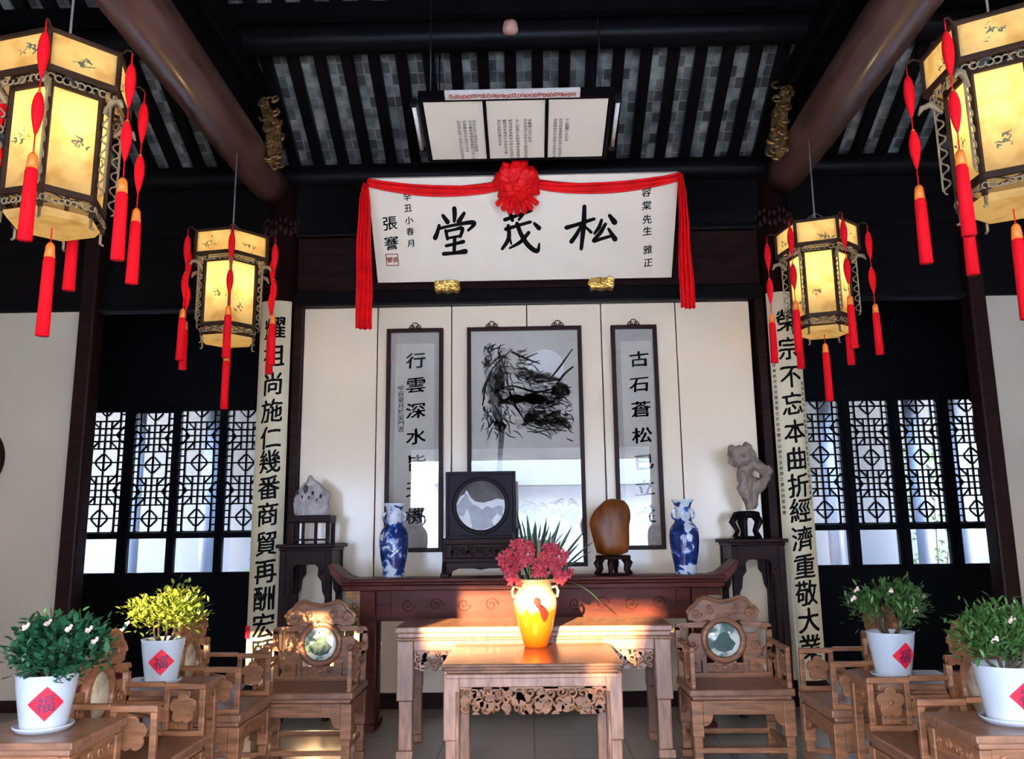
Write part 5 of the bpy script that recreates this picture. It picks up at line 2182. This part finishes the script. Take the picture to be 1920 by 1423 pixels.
for (tip, n) in spikes:
    b = MB()
    base = Vector((tip[0] * 0.25, tip[1] * 0.3, -0.05))
    tp = Vector(tip)
    pts = [base.lerp(tp, t) + Vector((0, -0.02 * math.sin(PI * t), 0.03 * math.sin(PI * t))) for t in [k / 8 for k in range(9)]]
    b.tube(pts, 0.0042, 6)
    sp = b.build('flower_spike', 'stalk_green', bq)
    for k in range(n):
        t = 0.62 + 0.42 * k / (n - 1)
        p = base.lerp(tp, t) + Vector((rnd.uniform(-0.036, 0.036), -0.02 + rnd.uniform(-0.03, 0.02), rnd.uniform(-0.025, 0.03)))
        o = flower0 if not fl_used else flower0.copy()
        if fl_used:
            COL.objects.link(o)
        fl_used = True
        o.parent = sp
        o.location = p
        o.rotation_euler = (rnd.uniform(-0.7, 0.4), rnd.uniform(0, 6), rnd.uniform(-0.9, 0.9))
        s_ = rnd.uniform(0.8, 1.12)
        o.scale = (s_, s_, s_)


# ================================================================== POTTED PLANTS
def potted_plant(label, loc, r_top, hgt, fol, rx, rz, ry, zlift, seed, nleaf, blossoms, sx_dx, sticker_a, leaf_l, glyph_on, shape=0):
    t = thing('potted_plant', label, 'plant', loc, 0, 'potted plants on the tea tables')
    rnd = random.Random(seed)
    k = r_top
    b = MB()
    b.lathe([(0, 0.012), (0.74 * k, 0.012), (0.72 * k, 0.02), (0.80 * k, hgt * 0.35), (0.92 * k, hgt * 0.75), (0.97 * k, hgt * 0.95), (1.0 * k, hgt), (0.94 * k, hgt), (0.90 * k, hgt * 0.93), (0.86 * k, hgt * 0.8)], 44, cap=False)
    b.build('pot', 'pot', t)
    b = MB()
    b.lathe([(0, 0), (0.80 * k, 0), (0.93 * k, 0.016), (0.95 * k, 0.022), (0.90 * k, 0.022), (0.8 * k, 0.01), (0, 0.008)], 40, cap=False)
    b.build('saucer', 'pot', t)
    b = MB()
    b.lathe([(0, hgt * 0.88), (0.5 * k, hgt * 0.875), (0.885 * k, hgt * 0.86)], 28, cap=False)
    b.build('soil', 'soil', t)
    # crimson paper diamond wrapped on the pot
    q = 0.062
    zc = hgt * 0.52

    def onpot(u, v, lift=0.0016):
        z = zc + v
        rr = k * (0.72 + 0.25 * min(1, max(0, (z - 0.02) / (hgt - 0.02)))) + lift + 0.002
        a = sticker_a + u / (0.87 * k)
        return (rr * math.cos(a), rr * math.sin(a), z)
    b = MB()
    N = 10
    rows = []
    for i in range(N + 1):
        rows.append([onpot(q * ((i / N - 0.5) + (j / N - 0.5)), q * ((i / N - 0.5) - (j / N - 0.5)), 0.003) for j in range(N + 1)])
    b.grid(rows)
    b.build('paper_diamond', 'red_paper', t)
    if glyph_on:
        b = MB()
        put_glyph(b, '福', lambda u, v: onpot(u, v, 0.0045), 0.066, 0.016, 1.0, True)
        b.build('lettering', 'faded_ink', t)
    # stems
    b = MB()
    for i in range(7):
        a = rnd.uniform(0, 6.28)
        p = [(0.02 * math.cos(a), 0.02 * math.sin(a), hgt * 0.86), (0.06 * math.cos(a), 0.05 * math.sin(a), hgt + zlift * 0.5), (rx * 0.45 * math.cos(a) + sx_dx * 0.5, ry * 0.45 * math.sin(a), hgt + zlift + rz * 0.5), (rx * 0.75 * math.cos(a) + sx_dx, ry * 0.7 * math.sin(a), hgt + zlift + rz * 1.1)]
        b.tube(p, [0.007, 0.006, 0.004, 0.002], 6)
    b.build('stem', 'stem', t)
    b = MB()
    clumps = []
    for i in range(26):
        a, v = rnd.uniform(0, 6.28), rnd.uniform(-1, 1)
        r = (1 - v * v) ** 0.5
        clumps.append(Vector((sx_dx + rx * r * math.cos(a) * 0.82, ry * r * math.sin(a) * 0.82, hgt + zlift + rz + rz * v * 0.8)))
    for i in range(nleaf):
        c = rnd.choice(clumps)
        p = c + Vector((rnd.gauss(0, 0.032), rnd.gauss(0, 0.032), rnd.gauss(0, 0.03)))
        if p.z < hgt + 0.01 and math.hypot(p.x, p.y) < r_top:
            p.z = hgt + rnd.uniform(0.01, 0.06)
        ctr = Vector((sx_dx * 0.5, 0, hgt + zlift * 0.4))
        d = (p - ctr).normalized() + Vector((rnd.uniform(-1.3, 1.3), rnd.uniform(-1.3, 1.3), rnd.uniform(-0.9, 1.1)))
        d.normalize()
        L = leaf_l * rnd.uniform(0.7, 1.25)
        s_ = d.cross(Vector((rnd.uniform(-0.4, 0.4), rnd.uniform(-0.4, 0.4), 1))).normalized() * L * (0.30 if shape == 0 else 0.19)
        nrm = s_.cross(d).normalized() * L * 0.08
        b.add([p, p + d * L * 0.35 + s_ * 0.85 + nrm, p + d * L * 0.7 + s_ * 0.7 + nrm, p + d * L, p + d * L * 0.7 - s_ * 0.7 + nrm, p + d * L * 0.35 - s_ * 0.85 + nrm, p + d * L * 0.5], [(0, 1, 6), (1, 2, 6), (2, 3, 6), (3, 4, 6), (4, 5, 6), (5, 0, 6)], True)
    b.build('foliage', fol, t)
    for (dx, dz, dy) in blossoms:
        b = MB()
        for i in range(7):
            a = 2 * PI * i / 7 + rnd.random()
            b.ball((0.008 * math.cos(a), 0.006 * math.sin(a), 0.008 * math.sin(a * 2) * 0.5 + 0.006 * math.cos(a)), (0.007, 0.006, 0.0065), 8, 5)
        o = b.build('blossom', 'petal_pink', t)
        o.location = (dx, dy, hgt + dz)
    return t


M['faded_ink'] = mat('faded dark ink on paper', (0.10, 0.012, 0.06), 0.5)
potted_plant('nearest left potted plant, deep green leaves over a white pot with a crimson diamond', (-1.838, 3.26, 0.65), 0.112, 0.205, 'leaf_deep', 0.168, 0.076, 0.15, 0.012, 1, 2000,
             [(0.12, 0.17, -0.1), (0.17, 0.16, -0.05), (0.20, 0.12, -0.06), (0.04, 0.19, -0.1), (-0.03, 0.18, -0.12)], 0.05, -PI / 2 - 0.02 + 0.55, 0.038, True)
potted_plant('sunlit yellow-green potted plant on the far left tea table', (-1.826, 4.24, 0.65), 0.104, 0.212, 'leaf_yellow', 0.155, 0.082, 0.14, 0.045, 2, 1700,
             [(-0.18, 0.05, -0.06), (-0.15, 0.08, -0.08), (0.12, 0.19, -0.05)], 0.01, -PI / 2 - 0.05 + 0.4, 0.030, True)
potted_plant('potted plant with sparse pink blossoms on the far right tea table', (1.735, 4.24, 0.65), 0.112, 0.212, 'leaf', 0.15, 0.082, 0.14, 0.035, 3, 1350,
             [(-0.18, 0.16, -0.05), (-0.15, 0.20, -0.02), (-0.02, 0.195, -0.10), (0.12, 0.18, -0.06), (0.16, 0.16, -0.04), (0.08, 0.11, -0.12)], 0.0, -PI / 2 - 0.40 + 0.65, 0.036, True, 1)
potted_plant('nearest right potted plant, bushy bright green leaves, cut by the right edge', (1.745, 3.26, 0.65), 0.112, 0.205, 'leaf', 0.142, 0.08, 0.14, 0.012, 4, 1800,
             [(-0.02, 0.17, -0.12), (0.06, 0.15, -0.12), (-0.09, 0.10, -0.12), (0.02, 0.09, -0.14)], 0.0, -PI / 2 - 0.46 + 0.62, 0.038, True, 1)

# ================================================================== LANTERNS
def hexp(r, k, a0):
    a = a0 + k * PI / 3
    return Vector((r * math.cos(a), r * math.sin(a), 0))


def make_lantern(name, label, loc, a0, sc, ztop, power, near):
    t = thing('palace_lantern', label, 'lantern', loc, 0, 'hexagonal palace lanterns')
    R1, R2 = 0.285 * sc, 0.205 * sc
    z1a, z1b = 0.375 * sc, 0.205 * sc            # upper box
    z2a, z2b = 0.175 * sc, -0.30 * sc            # body
    zb = -0.385 * sc
    fr = MB()
    p_ = 0.017 * sc
    for k in range(6):
        A, B = hexp(R1, k, a0), hexp(R1, k + 1, a0)
        for z, th in ((z1a, 0.018), (z1b, 0.024)):
            fr.bar(A + Vector((0, 0, z)), B + Vector((0, 0, z)), 0.018 * sc, th * sc)
        fr.bar(A + Vector((0, 0, z1b - 0.01 * sc)), A + Vector((0, 0, z1a + 0.012 * sc)), p_, p_, A)
        A2, B2 = hexp(R2, k, a0), hexp(R2, k + 1, a0)
        for z, th in ((z2a, 0.024), (z2b, 0.028)):
            fr.bar(A2 + Vector((0, 0, z)), B2 + Vector((0, 0, z)), 0.02 * sc, th * sc)
        fr.bar(A2 + Vector((0, 0, zb)), A2 + Vector((0, 0, z1a)), 0.02 * sc, 0.02 * sc, A2)
        fr.bar(A2 + Vector((0, 0, z1a)), A + Vector((0, 0, z1a)), 0.014 * sc, 0.014 * sc)
        fr.bar(A2 + Vector((0, 0, z1b)), A + Vector((0, 0, z1b)), 0.014 * sc, 0.014 * sc)
        fr.bar(A2 + Vector((0, 0, zb + 0.02 * sc)), B2 * 0.98 + Vector((0, 0, z2b)), 0.007 * sc, 0.007 * sc)
        fr.bar(B2 + Vector((0, 0, zb + 0.02 * sc)), A2 * 0.98 + Vector((0, 0, z2b)), 0.007 * sc, 0.007 * sc)
        # hooks that carry the tassels
        tip = A * 1.22
        fr.tube([A + Vector((0, 0, z1a)), A * 1.12 + Vector((0, 0, z1a + 0.02 * sc)), tip + Vector((0, 0, z1a + 0.006))], 0.006 * sc, 6)
    for k in range(3):
        A, B = hexp(R2, k, a0), hexp(R2, k + 3, a0)
        fr.bar(A + Vector((0, 0, z1a)), B + Vector((0, 0, z1a)), 0.012 * sc, 0.012 * sc)
    fr.build('frame', 'lantern_wood', t, 0.002)
    for k in range(6):
        for (R, za, zb_, nm) in ((R1 - 0.004, z1a, z1b, 'upper_panel'), (R2 - 0.004, z2a, z2b, 'body_panel')):
            A, B = hexp(R, k, a0), hexp(R, k + 1, a0)
            b = MB()
            u = (B - A) * 0.035
            A, B = A + u, B - u
            b.add([A + Vector((0, 0, zb_)), B + Vector((0, 0, zb_)), B + Vector((0, 0, za)), A + Vector((0, 0, za))], [(0, 1, 2, 3)])
            pn = b.build(nm, 'lantern_paper', t)
            # a little ink painting on each
            rnd = random.Random(k * 7 + int(loc[0] * 10) + (3 if nm[0] == 'u' else 0))
            m_ = Matrix((((B - A).normalized()), Vector((0, 0, 1)), ((A + B) / 2).normalized())).transposed()
            w, h = (B - A).length, za - zb_
            b = MB()
            ctr = (A + B) / 2 + Vector((0, 0, (za + zb_) / 2))
            cx, cy = rnd.uniform(-0.2, 0.2) * w, rnd.uniform(-0.3, 0.05) * h

            def fn(x, y):
                return ctr + m_ @ Vector((x, y, 0.0012))
            for q in range(9):
                x, y = cx + rnd.gauss(0, 0.1) * w, cy + rnd.gauss(0, 0.08) * min(h, w)
                brush(b, [(x, y, 0.006 * sc), (x + rnd.uniform(-0.06, 0.06) * w, y + rnd.uniform(0.0, 0.08) * w, 0.012 * sc * rnd.random()), (x + rnd.uniform(-0.13, 0.13) * w, y + rnd.uniform(0.02, 0.12) * w, 0.003 * sc)], fn, 3)
            b.build('painted_motif', M['motif'], pn)
    # pale fretwork: under the upper box, on the corner posts, under the body
    fb = MB()
    for k in range(6):
        A, B = hexp(R2 + 0.012, k, a0), hexp(R2 + 0.012, k + 1, a0)
        A1 = hexp(R1 - 0.02, k, a0)
        B1 = hexp(R1 - 0.02, k + 1, a0)
        for (P, Q, z, h) in ((A1, B1, z1b - 0.032 * sc, 0.030 * sc), (A, B, z2b - 0.045 * sc, 0.026 * sc)):
            n = 9
            for i in range(n):
                c = P.lerp(Q, (i + 0.5) / n)
                d = (Q - P).normalized()
                r = h * 0.5
                fb.tube([c + d * (r * 1.1 * math.cos(a)) + Vector((0, 0, z + r * math.sin(a))) for a in [2 * PI * j / 8 + i for j in range(7)]], 0.0042 * sc, 5)
        O = A.normalized()
        # corner wings
        n = 13
        for i in range(n):
            z = z2a - 0.02 * sc - (z2a - z2b - 0.05 * sc) * i / (n - 1)
            c = hexp(R2 + 0.032 * sc, k, a0)
            fb.tube([c + O * (0.014 * sc * math.cos(a)) + Vector((0, 0, z + 0.016 * sc * math.sin(a))) for a in [PI * j / 5 - PI / 2 + (i % 2) * PI for j in range(6)]], 0.0045 * sc, 5)
        e = hexp(R2 + 0.05 * sc, k, a0)
        fb.bar(e + Vector((0, 0, z2a - 0.02 * sc)), e + Vector((0, 0, z2b + 0.03 * sc)), 0.008 * sc, 0.008 * sc, O)
        # dragon head brackets under the upper box
        h0 = hexp(R2 + 0.02, k, a0)
        h1 = hexp(R1 + 0.02 * sc, k, a0)
        fb.tube([h0 + Vector((0, 0, 0.10 * sc)), h0.lerp(h1, 0.5) + Vector((0, 0, 0.155 * sc)), h1 + Vector((0, 0, 0.145 * sc)), h1 * 1.05 + Vector((0, 0, 0.115 * sc))], [0.008 * sc, 0.017 * sc, 0.014 * sc, 0.005 * sc], 7)
        # small feet
        f0 = hexp(R2 * 0.98, k, a0)
        fb.tube([f0 + Vector((0, 0, zb + 0.03 * sc)), f0 + Vector((0, 0, zb - 0.045 * sc)), f0 * 1.08 + Vector((0, 0, zb - 0.05 * sc))], 0.0065 * sc, 6)
    fb.build('fretwork', 'bone', t)
    b = MB()
    tray = [hexp(R2 * 0.97, k, a0) + Vector((0, 0, zb + 0.008 * sc)) for k in range(6)]
    tr2 = [hexp(R2 * 0.86, k, a0) + Vector((0, 0, zb - 0.02 * sc)) for k in range(6)]
    b.grid([tray, tr2], False, True)
    b.add(tr2, [tuple(range(6))])
    b.build('tray', 'lantern_paper', t)
    # hanging cord
    b = MB()
    top = ztop - loc[2]
    b.tube([(0, 0, z1a), (0, 0, top)], 0.006, 8)
    b.tube([(0.012 * math.cos(a), 0, z1a + 0.02 + 0.012 * math.sin(a)) for a in [2 * PI * k / 12 for k in range(13)]], 0.004, 6)
    for k in range(3):
        A = hexp(R2, 2 * k, a0)
        b.tube([A + Vector((0, 0, z1a)), (0, 0, z1a + 0.14 * sc)], 0.003, 5)
    b.build('hanging_cord', 'cord', t)
    # the lamp
    b = MB()
    b.lathe([(0, 0.05), (0.014, 0.045), (0.028, 0.01), (0.03, -0.012), (0.02, -0.035), (0, -0.042)], 16, cap=False)
    o = b.build('bulb', M['bulb'], t, 0, (0, 0, 0.0))
    ld = bpy.data.lights.new('bulb_light', 'POINT')
    ld.energy = power
    ld.color = (1.0, 0.70, 0.33) if loc[0] < 0 else (1.0, 0.80, 0.50)
    ld.shadow_soft_size = 0.035
    lo = bpy.data.objects.new('bulb_light', ld)
    lo.data.energy = power * 0.6
    COL.objects.link(lo)
    lo.parent = t
    lo.location = (0, 0, 0.29 * sc)
    # tassels
    for k in range(7):
        if k < 6:
            p = hexp(R1 * 1.22, k, a0)
            ztp = z1a
            parts = ((0.0, 0.05, 'c'), (0.05, 0.27, 'k'), (0.27, 0.33, 'c'), (0.33, 0.53, 'k2'), (0.53, 0.61, 'c'), (0.61, 0.68, 'o'), (0.675, 0.99, 't'))
        else:
            p = Vector((0, 0, 0))
            ztp = zb - 0.02 * sc
            parts = ((0.0, 0.07, 'c'), (0.07, 0.14, 'o'), (0.135, 0.50, 't'))
        s_ = sc * 0.97
        b = MB()
        ang = random.Random(k + int(loc[0] * 10)).uniform(0, 3)
        swing = 0.012
        L = parts[-1][1]

        def P(z):
            return Vector((p.x * (1 + swing * z / L), p.y * (1 + swing * z / L), ztp - z * s_))
        for (za, zb2, ty) in parts:
            if ty == 'c':
                b.tube([P(za), P(zb2)], 0.003, 5)
            elif ty in ('k', 'k2'):
                n = 8
                b.tube([P(za + (zb2 - za) * i / n) for i in range(n + 1)], [0.004 + 0.02 * sc * math.sin(PI * (i / n) ** 0.8) ** 0.9 for i in range(n + 1)], 10)
            elif ty == 't':
                b.tube([P(za), P(za + 0.02), P(zb2)], [0.016 * sc, 0.0245 * sc, 0.028 * sc], 14)
        ts = b.build('tassel', 'tassel', t)
        for (za, zb2, ty) in parts:
            b = MB()
            if ty == 'o':
                b.tube([P(za), P(za + 0.015), P(zb2)], [0.008 * sc, 0.018 * sc, 0.023 * sc], 12)
            if ty == 'k2':
                b.tube([P(za), P(za + 0.035)], [0.006 * sc, 0.016 * sc], 10)
            if b.v:
                b.build('orange_cap', 'orange_thread', ts)
    return t


M['motif'] = mat('faint brush painting', (0.12, 0.13, 0.08), 0.8)
bm_ = bpy.data.materials.new('lit bulb')
bm_.use_nodes = True
bnt = bm_.node_tree
bnt.nodes.clear()
bo = bnt.nodes.new('ShaderNodeOutputMaterial')
be = bnt.nodes.new('ShaderNodeEmission')
be.inputs[0].default_value = (1.0, 0.78, 0.45, 1)
be.inputs[1].default_value = 7.5
bnt.links.new(be.outputs[0], bo.inputs[0])
M['bulb'] = bm_

make_lantern('l', 'smaller-looking left lantern hanging before the left couplet board', (-2.19, 5.86, 3.145), 0.87, 1.0, 4.22, BULB_FAR, False)
make_lantern('l', 'smaller-looking right lantern hanging before the right couplet board', (2.125, 5.86, 3.135), -0.33, 1.0, 4.22, BULB_FAR, False)
make_lantern('l', 'nearest left lantern, large, hanging at the upper left corner', (-2.20, 3.62, 3.20), 0.81, 1.06, 4.24, BULB_NEAR, True)
make_lantern('l', 'nearest right lantern, large, hanging at the upper right corner', (2.21, 3.62, 3.20), -0.5, 1.06, 4.24, BULB_NEAR, True)

# pale rod leaning by the right couplet, red box behind the left plant
p0, p1 = at(1464, 1170, 6.55), at(1471, 1215, 6.55)
o = one('pale_rod', 'straw', lambda b: b.tube([(1.965, 6.50, 0.0), (1.985, 6.58, 1.02)], 0.011, 8))
tag(o, 'thin pale rod standing between the right tall stand and the right couplet board', 'rod')
